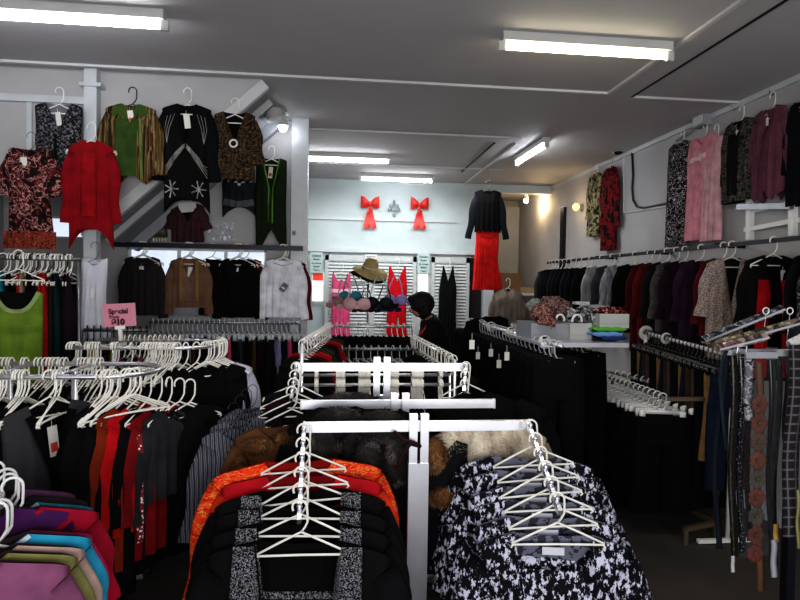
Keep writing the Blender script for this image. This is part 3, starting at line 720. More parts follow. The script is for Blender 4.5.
# pieces on the partition itself
flat(222, 257, 182, 207, Y2-.06, 'top', 'small dark grey mesh top with curved hem below the leaf print top', 'top', '#26282c', frac=1, sleeved=False, hm=None, nd=.02, nw=.1, hem='curve', hemd=-.12, slope=.05, tagc=(0, -.02, .03, .1, 1), bands=[('mesh_hem', [(-.16, -.22), (0, -.25), (.16, -.22)], .07, '#5d6064')])
flat(256, 287, 158, 247, Y2-.12, 'waistcoat', 'long dark green waistcoat with a pointed arched hem', 'waistcoat', '#1c2814', sleeved=False, nd=.35, nw=.09, hem='peak', hemd=.2, waist=1, flare=1.0, tagc=(.0, -.1, .045, .12, 1), bands=[('edging', [(-.09, -.01), (-.02, -.33), (-.02, -.7)], .014, '#5d8a30'), ('edging', [(.09, -.01), (.02, -.33), (.02, -.7)], .014, '#5d8a30')])
flat(163, 212, 203, 242, Y2-.1, 'bolero', 'short wine red lace bolero on the partition', 'jacket', F_lacered, frac=.68, nd=.18, nw=.09, mat2='#12060a', sleeves=dict(L=.2, r0=.09, r1=.085, ang=20), hoff=.12, tagc=(0, -.0, .18, .1))
# handbag
c = P(160, 225, Y2-.05)
hb = thing('handbag', 'small brown beaded handbag hanging on the partition beside the bolero', 'handbag', c)
bm_ = plain('brown_bag_leather', '#4a3d22', .5)
MB().tube([(0,0,-.0), (0,0,-.05), (0,0,-.13)], [.05, .075, .08], 14, flat=.4).build('pouch', bm_, hb)
MB().tube([(-.05, 0, 0), (-.035, 0, .09), (0, 0, .17), (.035, 0, .09), (.05, 0, 0)], .006, 6).build('strap', bm_, hb)
for k in range(5): MB().ball((-.06+.03*k, -.02, -.16), .013, 8, 6, sc=(.7,.7,1.6)).build('bead_tassel', M_tag, hb)
# clear packet
c0 = P(208, 222, Y2-.012); c1 = P(235, 241, Y2-.012)
pk = thing('plastic_packet', 'shiny clear plastic packet taped to the partition', 'packet', ((c0.x+c1.x)/2, Y2, (c0.z+c1.z)/2))
M_clear = plain('clear_film', '#e6e6ec', .12, alpha=.35, spec=1.0)
rnd = random.Random(4); rows = []
hx = (c1.x-c0.x)/2; hz_ = (c0.z-c1.z)/2
for j in range(9): rows.append([Vector((-hx+2*hx*i/12, -.02-.012*rnd.random(), hz_-2*hz_*j/8)) for i in range(13)])
MB().grid(rows).build('sleeve_film', M_clear, pk, smooth=False); MB().box(-hx*.8, hx*.8, -.014, -.01, -hz_*.7, hz_*.5).build('insert', M_grey, pk, smooth=False)
o = thing('wall_socket', 'tiny grey switch on the partition to the right of the green waistcoat', 'switch', P(294, 233, Y2-.13)); MB().box(-.02, .02, -.01, .01, -.025, .025).build('plate', M_grey, o, smooth=False); MB().box(-.006, .006, -.015, -.01, -.01, .01).build('rocker', M_dark, o, smooth=False)
# ---- shirts on the dark bar
def onbar(pxl, pxr, yb_, kind, label, cat, mat, yoff=0., n_extra=2, **kw):
    Y = yb2-yoff; xc_ = P((pxl+pxr)/2, 246, Y).x; W = P(pxr, 246, Y).x-P(pxl, 246, Y).x
    L = zb2-.13-P(pxl, yb_, Y).z
    for k in range(n_extra+1):
        hanger('%s white hanger holding the %s' % (['front', 'middle', 'rear'][k], label.split(' on the')[0]), (xc_+.012*(k-1), Y+.015*k-.0, zb2+.02), .25*(k-1)*.4, w=.37)
    kw.setdefault('sleeves', dict(L=.56, r0=.08, r1=.055, ang=5))
    return garment(kind, label+' on the dark bar', cat, (xc_, Y, zb2-.12), 0, mat, W=W*.76, L=L, **kw)
onbar(119, 166, 316, 'blouse', 'black blouse with faint brown diagonal lines', 'blouse', stripes('black_diag', [(0, '#0b0b0b'), (.7, '#231b14')], 14, rot=.7, wob=.5), nd=.06, nw=.1, neck='round', tagc=(0, -.1, .045, .12, 1))
onbar(165, 213, 308, 'cardigan', 'brown cardigan with gold trimmed open front', 'cardigan', '#6f5140', nd=.25, nw=.07, sleeves=dict(L=.5, r0=.085, r1=.06, ang=5), tagc=(.02, -.1, .045, .1), hem='flat', bands=[('gold_edge', [(-.07, -.02), (-.06, -.45)], .03, '#86663a'), ('gold_edge', [(.09, -.02), (.1, -.45)], .03, '#86663a'), ('inner_top', [(.01, -.1), (.01, -.45)], .12, '#7a5e50')])
onbar(205, 222, 315, 'cardigan', 'black cardigan peeking out right of the brown cardigan', 'cardigan', '#0d0c11', yoff=-.07, n_extra=0)
onbar(215, 262, 318, 'blouse', 'plain black long sleeved top', 'top', '#08080a', nd=.08, nw=.1, neck='round', tagc=(-.0, -.1, .02, .1), bands=[('neck_edge', [(-.1, -.03), (0, -.095), (.1, -.03)], .012, '#1c1c20')])
onbar(229, 266, 316, 'cardigan', 'dark red cardigan half hidden behind the plain black top', 'cardigan', '#5e1020', yoff=-.08, n_extra=0)
onbar(259, 308, 318, 'blouse', 'white long sleeved top with a black swing tag', 'top', '#dcdce2', nd=.05, nw=.11, neck='round', tagc=None, n_extra=1, hem='flat', bands=[('neck_edge', [(-.1, -.04), (0, -.07), (.1, -.04)], .008, '#9a9aa4')])
t_ = thing('swing_tag', 'black swing tag on a string on the white top', 'tag', P(284, 287, yb2-.1))
MB().box(-.03, .03, -.003, .003, -.05, .04, mat=Matrix.Rotation(.6, 4, 'Y')).build('card', M_black, t_, smooth=False); MB().box(-.018, .018, -.005, -.0035, -.02, -.005, mat=Matrix.Rotation(.6, 4, 'Y')).build('print', M_tag, t_, smooth=False); MB().tube([(0, 0, .04), (.005, .0, .12)], .0025, 5).build('string', M_tag, t_)
onbar(262, 312, 312, 'cardigan', 'wine red cardigan directly behind the white top', 'cardigan', '#5a0b18', yoff=-.08, n_extra=0, nd=.05)
# ---- white lace top on the post
flat(81, 108, 258, 338, 5.1, 'camisole', 'white lace camisole hanging on the white post', 'top', F_sheer, sleeved=False, hm=M_hangk, hk='wire', nd=.07, nw=.1, waist=.92, flare=1.15, tagc=(.01, -.25, .03, .08), folds=.016)
# ---- left wall rack with evening dresses
YL = 4.9
zL = P(30, 258, YL).z; xl0 = P(-30, 258, YL).x; xl1 = P(76, 258, YL).x
rk = thing('clothes_rack', 'tall round-tube rack packed with evening dresses at the far left', 'clothes rack', (xl0, YL, 0))
MB().bar((0, .1, zL), (xl1-xl0, .1, zL), .03, .03).build('rail', M_dull, rk)
for x in (0.02, xl1-xl0-.02): MB().cyl((x, .1, 0), (x, .1, zL), .015).build('post', M_dull, rk); MB().bar((x, -.25, .03), (x, .45, .03), .03, .03).build('foot', M_dull, rk, smooth=False)
dl = [(-6, 'dress', 'mustard and brown strappy dress', F_blouseb, .35, 1.4), (3, 'dress', 'gold strappy dress', '#a07a2c', .5, 1.35), (9, 'dress', 'teal satin dress', '#1d7f8c', .3, 1.2),
      (15, 'dress', 'black evening dress', '#08080a', .6, 1.3), (23, 'dress', 'coral red dress', '#b81e2e', .9, 1.2), (29, 'dress', 'beige satin dress', '#9d8b72', .9, 1.35), (35, 'dress', 'black long dress', '#0b0b0e', 1.0, 1.35),
      (41, 'dress', 'black sequinned dress', F_darkpat, 1.1, 1.3), (46, 'dress', 'bright red long dress', '#b3161a', 1.1, 1.42), (51, 'dress', 'scarlet satin dress', '#a51a1c', 1.15, 1.3), (55, 'dress', 'olive brown dress', '#2b2417', 1.2, 1.3), (59, 'dress', 'black velvet dress', '#0a0a0c', 1.2, 1.3),
      (63, 'dress', 'dark teal long dress', '#0c262b', 1.2, 1.35), (67, 'dress', 'black jersey dress', '#0a090c', 1.2, 1.3), (71, 'jacket', 'dark plum long jacket', '#1f0f1c', 1.2, 1.25)]
dl = [(q[0], q[1], q[2], q[3], q[4] if i < 2 else 1.75+.1*math.sin(i*2), q[5]) for i, q in enumerate(dl)]
for i, (px, kd, lb, mt, rz, L) in enumerate(dl):
    x = P(px, 258, YL+.1).x
    hanger('white hanger over the %s on the evening dress rack' % lb, (x, YL+.1, zL+.018), rz, w=.38)
    garment(kd, lb+' on the evening dress rack', 'dress', (x, YL+.1, zL-.11), rz, mt, W=.38, L=L, nd=.15, nw=.14, bd=.2, waist=.8, flare=1.2, slope=.3, hem='ragged')
for i in range(12):
    x = P(14+5*i, 258, YL+.1).x; hanger('white or black hanger crowded at the top of the evening dress rack', (x, YL+.1, zL+.018), 1.0+random.uniform(-.25, .25), M_hangk if i % 3 == 1 else M_hang, w=.38, group='hangers crowding the evening dress rack')
# lime green dress in front, front facing
c = P(17, 291, 4.6)
hanger('white hanger holding the lime green dress', (c.x, 4.62, c.z+.28), .15, w=.34)
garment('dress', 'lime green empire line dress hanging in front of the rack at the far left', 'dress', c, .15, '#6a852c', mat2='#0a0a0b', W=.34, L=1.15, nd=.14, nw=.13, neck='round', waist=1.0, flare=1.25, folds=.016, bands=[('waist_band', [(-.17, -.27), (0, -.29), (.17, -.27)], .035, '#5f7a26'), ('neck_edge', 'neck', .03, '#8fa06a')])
# ------------------------------------------------------------------ back of the shop: louvred doors, signs, bows
YD = BY-.08
M_louv = plain('louvre_paint', '#c3c8c6', .5)
zt = P(380, 256, YD).z
def louvre(pxl, pxr, label):
    x0 = P(pxl, 280, YD).x; x1 = P(pxr, 280, YD).x
    r = thing('louvred_door', label, 'door', ((x0+x1)/2, YD, .2)); h = (x1-x0)/2; H = zt-.2
    for s in (-1, 1): MB().box(s*h-(.06 if s > 0 else 0), s*h+(0 if s > 0 else .06), -.03, .0, 0, H).build('stile', M_louv, r, smooth=False)
    MB().box(-h, h, -.03, 0, H-.09, H).build('top_rail', M_louv, r, smooth=False); MB().box(-h, h, -.03, 0, 0, .12).build('bottom_rail', M_louv, r, smooth=False)
    m = MB(); z = .14
    while z < H-.1:
        m.add([(-h+.06, -.03, z), (h-.06, -.03, z), (h-.06, 0, z+.05), (-h+.06, 0, z+.05)], [(0,1,2,3)]); m.add([(-h+.06, -.03, z), (h-.06, -.03, z), (h-.06, -.027, z+.008), (-h+.06, -.027, z+.008)], [(0,1,2,3)]); z += .055
    m.build('slats', M_louv, r, smooth=False)
louvre(325, 371, 'white louvred door behind the pink dress')
louvre(371, 416, 'white louvred door behind the red dress')
louvre(431, 469, 'white louvred door behind the long black dress')
MB_ = MB().box(P(469, 280, YD).x+.01, P(482, 280, YD).x, YD+.04, YD+.07, .2, zt); struct('trim_dark_gap', MB_, plain('dark_gap', '#1a0f12', .9))  # dark maroon sheet: shade of the gap and clothing in it, put into colour
M_sky = plain('bright_daylight_pane', '#ffffff', .3, emit=1.4, ecol='#f4f2ff')
def pane(pxl, pxr, y0, y1, n, red=False):
    x0 = P(pxl, y0, YD).x; x1 = P(pxr, y0, YD).x; z1 = P(pxl, y0, YD).z; z0 = P(pxl, y1, YD).z
    f = struct('window_%d' % n, MB().box(x0-.02, x0, YD-.02, YD, z0, z1).box(x1, x1+.02, YD-.02, YD, z0, z1).box(x0, x1, YD-.02, YD, z1-.02, z1).box(x0, x1, YD-.015, YD, (z0+z1)/2-.01, (z0+z1)/2+.01), M_white)
    MB().box(x0, x1, YD, YD+.01, z0, z1).build('glass', M_sky, f, smooth=False)
    if red: MB().box(x0, x1, YD-.005, YD-.001, z1-(z1-z0)*.3, z1).build('red_blind', plain('red_blind', '#d8402c', .6, emit=.5), f, smooth=False)
pane(313, 323, 272, 301, 3, True); pane(418.5, 427.5, 273, 293, 4)
struct('trim_door_post', MB().box(P(416, 280, YD).x, P(431, 280, YD).x, YD+.01, YD+.05, .2, zt), M_louv)
def text(s, parent, x, z, size, mat, y=-.006, name='lettering', rot=0, bold=0.):
    c = bpy.data.curves.new(name, 'FONT'); c.body = s; c.size = size; c.align_x = 'CENTER'; c.extrude = .001; c.offset = bold
    o = bpy.data.objects.new(name, c); COL.objects.link(o); o.parent = parent; o.location = (x, y, z); o.rotation_euler = (PI/2, 0, rot)
    bpy.context.view_layer.update()
    me = bpy.data.meshes.new_from_object(o); o2 = bpy.data.objects.new(name, me); COL.objects.link(o2); o2.parent = parent; o2.location = o.location; o2.rotation_euler = o.rotation_euler
    me.materials.clear(); me.materials.append(mat); bpy.data.objects.remove(o); return o2
M_sign = plain('pale_green_card', '#b4cbc6', .7); M_ink = plain('dark_ink', '#1d2b2b', .8)
def doorsign(px, py, label):
    c = P(px, py, YD-.05); r = thing('notice', label, 'sign', c)
    MB().box(-.105, .105, -.004, .004, -.17, .17).build('card', M_sign, r, smooth=False)
    for i, t_ in enumerate(('Changing', 'Room', 'No. of items', 'Below', 'Three')): text(t_, r, 0, .10-.06*i, .042 if i != 2 else .03, M_ink, bold=.0012)
doorsign(316.5, 262.5, 'pale green notice with five lines of print, above the red and white window')
doorsign(423.5, 263.5, 'pale green notice with five lines of print, between the red and black dresses')
c = P(371, 256.5, YD-.05); r = thing('notice', 'narrow white notice above the straw hat', 'sign', c); MB().box(-.1, .1, -.004, .004, -.035, .035).build('card', M_white, r, smooth=False); text('Please ask', r, 0, -.015, .04, M_ink)
# bows
M_rib = plain('red_ribbon', '#d22f24', .45)
def bow(px, py, label):
    c = P(px, py, BY-.05); r = thing('ribbon_bow', label, 'bow', c)
    for s in (-1, 1):
        rows = []
        for j in range(9):
            t = j/8; w = .025+.075*math.sin(min(1, t*1.15)*PI/2)
            rows.append([Vector((s*(.01+.145*t), -.02-.05*math.sin(t*PI)*(1-q*q)-.01*q, .02+.03*t+q*w)) for q in (-1, -.6, -.2, .2, .6, 1)])
        MB().grid(rows).build('loop', M_rib, r)
        rows = []
        for j in range(9):
            t = j/8; rows.append([Vector((s*(.0+.065*t)+q*(.025+.03*t), -.02-.01*math.sin(t*9+q), -.01-.4*t+(.03*abs(q) if j == 8 else 0))) for q in (-1, -.5, 0, .5, 1)])
        MB().grid(rows).build('tail', M_rib, r)
    MB().ball((0, -.05, .02), .032, sc=(1,.7,1.1)).build('knot', M_rib, r)
    for k in range(4): MB().ball((.01*(-1)**k, -.06, -.03-.035*k), .013).build('berry', plain('dark_red_berry', '#8c1410', .3), r)
bow(370, 205, 'red ribbon bow on the back wall, left of the silver ornament')
bow(419.5, 206, 'red ribbon bow on the back wall, right of the silver ornament')
c = P(394, 208, BY-.04); r = thing('wall_ornament', 'small silver ornament hanging on the back wall between two red bows', 'ornament', c)
M_silv = plain('silver_paper', '#8c9292', .35, .5)
MB().tube([(.05*math.cos(a), -.01, .05*math.sin(a)) for a in [2*PI*i/18 for i in range(18)]], .012, 6, closed=True).build('ring', M_silv, r)
for (x, z) in ((-.08, -.03), (.08, -.03), (0, -.12), (0, .1), (-.06, .03), (.06, .03)): MB().ball((x, -.01, z), .025, 8, 6, sc=(1, .5, 1.5)).build('charm', M_silv, r)
# gowns on the louvred doors
YG = YD-.12
flat(331, 352, 272, 372, YG, 'dress', 'long pink satin dress with white waist sash on the left louvred door', 'dress', '#d0527c', sleeved=False, hoff=.12, nd=.16, nw=.15, bd=.24, neck='round', waist=.85, flare=1.25, topw=.85, bands=[('sash', [(-.17, -.31), (0, -.32), (.17, -.3)], .06, '#d9b8c4')])
flat(387, 408, 266, 368, YG, 'dress', 'long red halter dress on the middle louvred door', 'dress', '#b80f1c', sleeved=False, nd=.26, nw=.15, bd=.34, waist=.9, flare=1.2, topw=.8, hoff=.11)
flat(439.5, 457, 266, 372, YG, 'dress', 'long black halter dress on the right louvred door', 'dress', '#0b0b0c', sleeved=False, nd=.26, nw=.12, bd=.34, waist=1.0, flare=1.3, hoff=.11, slope=.05, topw=.62)
# black top and red skirt
YT = 8.6
for q in (0,):
    c = P(488, 190, YT)
    hanger('hanger holding the black long sleeved top above the red skirt', (c.x, YT, c.z+.12), 0, M_hangk, w=.36)
    tag(MB().tube([(c.x, YT, c.z+.13), (c.x, YT+.02, CE)], .003, 5).build('hanging_wire', M_dull), 'thin wire from the ceiling holding the black top', 'wire')
    garment('blouse', 'black top with sheer long sleeves hanging above the red skirt', 'top', c, 0, '#09090a', W=.40, L=c.z-P(488, 232, YT).z, nd=.06, nw=.1, neck='round', sleeves=dict(L=.66, r0=.07, r1=.055, ang=9), smat='#1b1c22', hem='ragged')
    c = P(487.5, 229, YT)
    garment('skirt', 'bright red long pleated skirt with a waist tie below the black top', 'skirt', c, 0, '#c8201c', W=P(500, 232, YT).x-P(477, 232, YT).x, L=c.z-P(488, 290, YT).z, neck='none', waist=1.02, flare=1.3, folds=.03, nf=9, nd=0, child='pleats', bands=[('waist_tie', [(-.12, -.1), (0, -.13), (.12, -.1)], .03, '#a01513')])
# boxes and beige jacket at the alcove
def carton(px, py, Y, w, h, d_, label, mat='#7a5a3c'):
    c = P(px, py, Y); r = thing('cardboard_box', label, 'box', (c.x, Y, c.z), (0, 0, .15)); mt = plain('cardboard_'+mat[1:], mat, .9)
    MB().box(-w/2, w/2, -d_/2, d_/2, 0, h).build('carton', mt, r, smooth=False); MB().box(-w/2, -.01, -d_/2, d_/2, h, h+.006).build('flap', mt, r, smooth=False); MB().box(.01, w/2, -d_/2, d_/2, h, h+.006).build('flap', mt, r, smooth=False); MB().box(-.02, .02, -d_/2-.001, d_/2, h+.006, h+.008).build('tape', M_tag, r, smooth=False)
sh = P(515, 293, 10.6)
ts = thing('storage_shelf', 'pale shelf unit inside the opening at the back right carrying cardboard boxes', 'shelf', (sh.x+.1, 10.6, .2))
MB().box(-.6, .6, -.25, .25, sh.z-.24, sh.z-.2).build('board', M_trim, ts, smooth=False)
for s in (-1, 1): MB().box(s*.58-.02, s*.58+.02, -.25, .25, 0, sh.z-.24).build('side_panel', M_trim, ts, smooth=False)
carton(507, 293, 10.6, .42, .36, .35, 'brown cardboard box on the shelf behind the red skirt')
carton(524, 293, 10.62, .28, .1, .3, 'flat pale cardboard box beside the brown one', '#a08a6c')
c = P(508, 288, 8.3)
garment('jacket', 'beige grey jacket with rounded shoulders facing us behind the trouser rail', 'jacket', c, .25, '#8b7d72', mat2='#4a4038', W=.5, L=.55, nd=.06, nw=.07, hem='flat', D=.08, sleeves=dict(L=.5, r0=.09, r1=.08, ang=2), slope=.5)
hanger('hanger holding the beige grey jacket', (c.x, 8.3, c.z+.12), .25, w=.4)

# ------------------------------------------------------------------ rack builder
def rail_rack(a, b, label, mat=None, r=.014, base=0., name='clothes_rack', feet=True, posts=True):
    """straight floor rack with a round rail from a to b (world points)"""
    mat = mat or M_chrome; a = Vector(a); b = Vector(b); mid = (a+b)/2; o = thing(name, label, 'clothes rack', (mid.x, mid.y, base))
    A = a-Vector((mid.x, mid.y, base)); B = b-Vector((mid.x, mid.y, base)); t = (B-A).normalized(); sd = Vector((-t.y, t.x, 0))
    MB().cyl(A, B, r, 12).build('rail', mat, o)
    if posts:
        for e in (A, B):
            g0 = Vector((e.x, e.y, 0)); MB().cyl(g0+Vector((0,0,.03)), e, r*.9, 12).build('post', mat, o)
            if feet: MB().bar(g0-sd*.25+Vector((0,0,.025)), g0+sd*.25+Vector((0,0,.025)), .03, .03).build('foot', mat, o, smooth=False)
    return o
def fill(a, b, n, where, specs, rz=0., kind='jacket', cat=None, hm=M_hang, hk='tube', hw=.38, drop=.12, jit=.12, end='left', hgroup=None, base=0., garments=True, hlabel=None, hz=.016, order=None):
    """n garments and their hangers along a rail; specs = list of (description, material, dict)"""
    a = Vector(a); b = Vector(b); t = (b-a); ang = math.atan2(t.y, t.x)+PI/2+rz
    for i in range(n):
        p = a+t*((i+.5)/n)
        desc, mt, kw = specs[i % len(specs)]; kw = dict(kw); k2 = kw.pop('kind', kind); c2 = kw.pop('cat', cat or k2)
        an = ang+random.uniform(-jit, jit)
        hanger(hlabel or ('%s plastic hanger on %s' % ('grey' if hm is M_hangg else 'ivory', where)), p+Vector((0,0,hz)), an, hm, hk, hw, group=hgroup or 'hangers on '+where)
        if not garments: continue
        lab = '%s, %s from the %s on %s' % (desc, nth(i), end, where)
        loc = p-Vector((0,0,drop-hz))
        if k2 == 'trousers':
            r = thing('trousers', lab, 'trousers', loc, (0,0,an)); link('legs', trousers_mesh(**kw), r, mats=[dress_material(mt)])
            MB().box(-.17, .17, -.012, .012, -.035, .004).build('waistband', dress_material(mt), r, smooth=False)
        else:
            garment(k2, lab, c2, loc, an, mt, **kw)
TR = [('black trousers', '#0a0a0b', dict(kind='trousers', L=1.0)), ('black dress trousers', '#0d0c0e', dict(kind='trousers', L=1.0, seed=2)), ('charcoal trousers', '#151619', dict(kind='trousers', L=.97, seed=4))]
sv = dict(L=.5, r0=.08, r1=.055, ang=5)
FB = .2
# ---- rail under the partition shelf (mid left, running left to right)
YM = 5.9; a = P(150, 322, YM); b = P(300, 325, YM); b.z = a.z
rail_rack(a, b, 'long low rack along the partition holding dark trousers and skirts', M_dull)
W2_ = 'the rack under the shirts'
sp = [('lilac skirt', '#8b84a8', dict(kind='skirt', neck='none', nd=0, W=.34, L=.9, flare=1.1)), ('navy trousers', '#11121d', dict(kind='trousers', L=.95)), ('bright pink trousers', '#c2456c', dict(kind='trousers', L=.8)), ('black blouse with a white collar', '#0c0c0d', dict(kind='blouse', W=.4, L=.85, sleeves=sv)), ('grey green trousers', '#2b332f', dict(kind='trousers', L=.95)), ('dark brown skirt', '#1a1411', dict(kind='skirt', neck='none', nd=0, W=.34, L=.9)),
      ('black skirt with a card tag', '#0b0b0c', dict(kind='skirt', neck='none', nd=0, W=.36, L=.95, tagc=(-.17, -.1, .04, .12))), ('olive brown trousers', '#40331f', dict(kind='trousers', L=1.0)), ('wine dark trousers', '#1e0a0e', dict(kind='trousers', L=1.0)), ('black trousers', '#0a0a0b', dict(kind='trousers', L=1.0)), ('charcoal trousers', '#17181b', dict(kind='trousers', L=.98)), ('black trousers', '#0b0b0d', dict(kind='trousers', L=1.0, seed=3))]
fill(a, b, 30, W2_, sp, hm=M_hangc, hk='clip', hw=.3, drop=.17, rz=.5)
for i, (px, py) in enumerate(((259, 372), (268, 371), (281, 371), (293, 370), (315, 368), (332, 366))):
    pass
# ---- centre back: bras, hats
YB = 7.0
a = P(322, 326, YB-.4); b = P(412, 327, YB-.4); b.z = a.z
rail_rack(a, b, 'cross rack in front of the changing room doors', M_chrome, base=FB)
DK = [('black jacket', '#0b0b0c', dict(W=.4, L=.7, sleeves=sv)), ('dark brown cardigan', '#1c1512', dict(kind='cardigan', W=.4, L=.7, sleeves=sv)), ('dark olive jacket', '#1f2018', dict(W=.4, L=.72, sleeves=sv)), ('black blouse', '#0d0d10', dict(kind='blouse', W=.4, L=.66, sleeves=sv))]
fill(a, b, 16, 'the cross rack before the changing rooms', DK, hm=M_hang, rz=.3, base=FB)
a = P(331, 349, 5.6); b = P(418, 349, 5.6); b.z = a.z
rail_rack(a, b, 'thin chrome rail low behind the central gondola', M_dull)
fill(a, b, 12, 'the low chrome rail behind the gondola', DK, hm=M_hangc, rz=.2, hk='clip', hw=.3)
# lingerie stand
c = P(368, 290, 6.9)
ls = thing('lingerie_stand', 'slim chrome stand carrying bras under the straw hat', 'display stand', (c.x, 6.9, .2)); H = P(368, 282, 6.9).z-.2
MB().cyl((0,0,0), (0,0,H), .014).build('post', M_chrome, ls); MB().tube([(.2*math.cos(2*PI*i/20), .2*math.sin(2*PI*i/20), H-.02) for i in range(20)], .007, 6, closed=True).build('ring', M_chrome, ls)
for k in range(4): MB().bar((0,0,H-.02), (.2*math.cos(k*PI/2), .2*math.sin(k*PI/2), H-.02), .01, .01).build('spoke', M_chrome, ls, smooth=False)
MB().tube([(0,0,0), (0,0,.03)], [.2, .03], 20).build('base', M_chrome, ls)
def bra(px, py, Y, col, label, sc=1., rz=0., strap=None):
    c = P(px, py, Y); r = thing('bra', label, 'bra', c, (0, 0, rz)); m = cloth(col, .6)
    for s in (-1, 1):
        MB().ball((s*.07*sc, -.02, 0), .068*sc, 14, 10, sc=(1.05, .55, .9)).build('cup', m, r)
        MB().tube([(s*.09*sc, -.03, .06*sc), (s*.07*sc, -.02, .15*sc), (s*.03, 0, .26*sc)], .007, 6).build('strap', dress_material(strap) if strap else m, r)
        MB().bar((s*.14*sc, 0, -.03), (s*.19*sc, .06, -.03), .02, .05).build('side_band', m, r, smooth=False)
    MB().bar((-.03, -.03, -.03*sc), (.03, -.03, -.03*sc), .02, .04).build('bridge', m, r, smooth=False)
bra(343, 302, 6.75, '#8d6f66', 'mocha brown bra at the left of the lingerie stand', 1.0, .6, '#b59a94')
bra(350, 296, 6.95, '#3c7f8d', 'teal bra behind the brown one on the lingerie stand', 1.0, .3)
bra(357, 304, 6.62, '#c9a0a4', 'pale pink bra at the front of the lingerie stand', 1.15, .05, '#d8c9cc')
bra(379, 303, 6.64, '#121318', 'black bra at the front of the lingerie stand', 1.15, -.05, '#8fc3c0')
bra(385, 307, 6.75, '#22204a', 'navy blue bra low on the lingerie stand', .9, -.3)
bra(396, 300, 6.8, '#8f85bb', 'lilac bra at the right of the lingerie stand', 1.05, -.5, '#a9a3cc')
bra(366, 308, 6.8, '#3a1c28', 'dark wine bra low between the pink and black bras', .8, 0)
def hat(px, py, Y, R, label, col, col2, tilt, H=.13):
    c = P(px, py, Y); r = thing('sun_hat', label, 'hat', c, (tilt, .12, .2)); m = cloth(col, .85)
    prof = [(R, -.035), (R*.85, -.008), (R*.6, .01), (R*.43, .012), (R*.4, .04), (R*.38, H*.7), (R*.28, H), (.001, H+.01)]
    mb = MB(); mb.grid([[Vector((q*math.cos(2*PI*k/32), q*math.sin(2*PI*k/32), z+(.02*math.sin(2*PI*k/32*2+1) if i < 2 else 0))) for k in range(32)] for i, (q, z) in enumerate(prof)], closed=True); mb.build('brim_and_crown', m, r)
    MB().tube([(R*.415*math.cos(2*PI*k/24), R*.415*math.sin(2*PI*k/24), .035) for k in range(24)], .012, 6, closed=True).build('hat_band', cloth(col2), r)
hat(368, 274, 6.9, .22, 'dark brown brimmed hat under the straw hat', '#2b1712', '#1a0e0a', .25)
hat(370, 270, 6.88, .215, 'wide brimmed straw sun hat on top of the bra stand', '#a89668', '#c8b9a0', .35)

# ---- the aisle rails with slanting hanger ends (run front to back)
def aisle(p0, p1, label, n, where, mats, side, hooks=10):
    a = Vector(p0); b = Vector(p1)
    o = thing('clothes_rack', label, 'clothes rack', (0, 0, 0)); t = (b-a).normalized()
    MB().cyl(a, b, .012).build('rail', M_chrome, o); MB().cyl(a-Vector((0,0,.09)), b-Vector((0,0,.09)), .008).build('lower_rail', M_chrome, o)
    for e in (a, b): MB().cyl((e.x, e.y, 0.03), e, .014).build('post', M_chrome, o); MB().bar((e.x-.25, e.y, .02), (e.x+.25, e.y, .02), .03, .03).build('foot', M_chrome, o, smooth=False)
    for i in range(hooks):
        q = a.lerp(b, (i+.5)/hooks); MB().bar(q+Vector((0,0,.035)), q-Vector((0,0,.14)), .008, .022).build('divider', M_hang, o, smooth=False)
    fill(a, b, n, where, mats, rz=0, hm=M_hang, hw=.3, end='front')
a = P(302, 345, 4.3); b = P(330, 321, 6.2); b.z = a.z = P(302, 345, 4.3).z
RG = [('black top', '#0c0b0d', dict(kind='top', W=.32, L=.7, sleeves=sv)), ('dark wine top', '#3d0a10', dict(kind='top', W=.32, L=.66, sleeves=sv)), ('crimson top', '#8f1018', dict(kind='top', W=.34, L=.62, sleeves=sv)), ('bright red top', '#b01820', dict(kind='top', W=.34, L=.6, sleeves=sv)), ('dark green top', '#22301d', dict(kind='top', W=.34, L=.62, sleeves=sv)), ('olive top', '#333a1c', dict(kind='top', W=.34, L=.64, sleeves=sv)), ('purple black top', '#1b1224', dict(kind='top', W=.34, L=.66, sleeves=sv))]
aisle(a, b, 'chrome aisle rack receding left of the central cross rack', 14, 'the left aisle rack', RG, -1)
a = P(455, 361, 4.3); b = P(413, 328, 6.2); b.z = a.z = P(455, 361, 4.3).z
aisle(a, b, 'chrome aisle rack receding toward the woman in black', 14, 'the right aisle rack', DK, 1)
# ------------------------------------------------------------------ central chrome gondola racks
def hrack(pxl, pxr, py, Y, posts, label, drop=.18, bar=.05, arms=()):
    l = P(pxl, py, Y); r_ = P(pxr, py, Y); z = (l.z+r_.z)/2; cx = (P(posts[0], py, Y).x+P(posts[-1], py, Y).x)/2
    o = thing('clothes_rack', label, 'clothes rack', (cx, Y, 0))
    MB().box(l.x-cx, r_.x-cx, -.015, .015, z-bar/2, z+bar/2).build('crossbar', M_chrome, o, smooth=False)
    for e in (l.x-cx, r_.x-cx): MB().box(e-.004, e+.004, -.018, .018, z-bar/2-.003, z+bar/2+.003).build('end_cap', M_white, o, smooth=False)
    hw = P(posts[1], py, Y).x-P(posts[0], py, Y).x
    for p_ in posts:
        x = P(p_, py, Y).x-cx; MB().box(x-.021, x+.021, -.045, -.016, z-drop-.06, z+bar/2+.045).build('post', M_chrome, o, smooth=False)
    MB().box(-.052, .052, -.05, .0, .03, z-drop).build('sleeve_post', M_chrome, o, smooth=False)
    MB().box(-.55, .55, -.03, .01, .02, .06).build('base', M_chrome, o, smooth=False)
    for s in (-1, 1): MB().box(s*.5-.02, s*.5+.02, -.3, .3, 0.0, .04).build('foot', M_chrome, o, smooth=False)
    return o, cx, z
R1, c1x, z1 = hrack(304, 529, 426, 3.0, (412.5, 423.5), 'front chrome rack with two sloping arms of tops facing us')
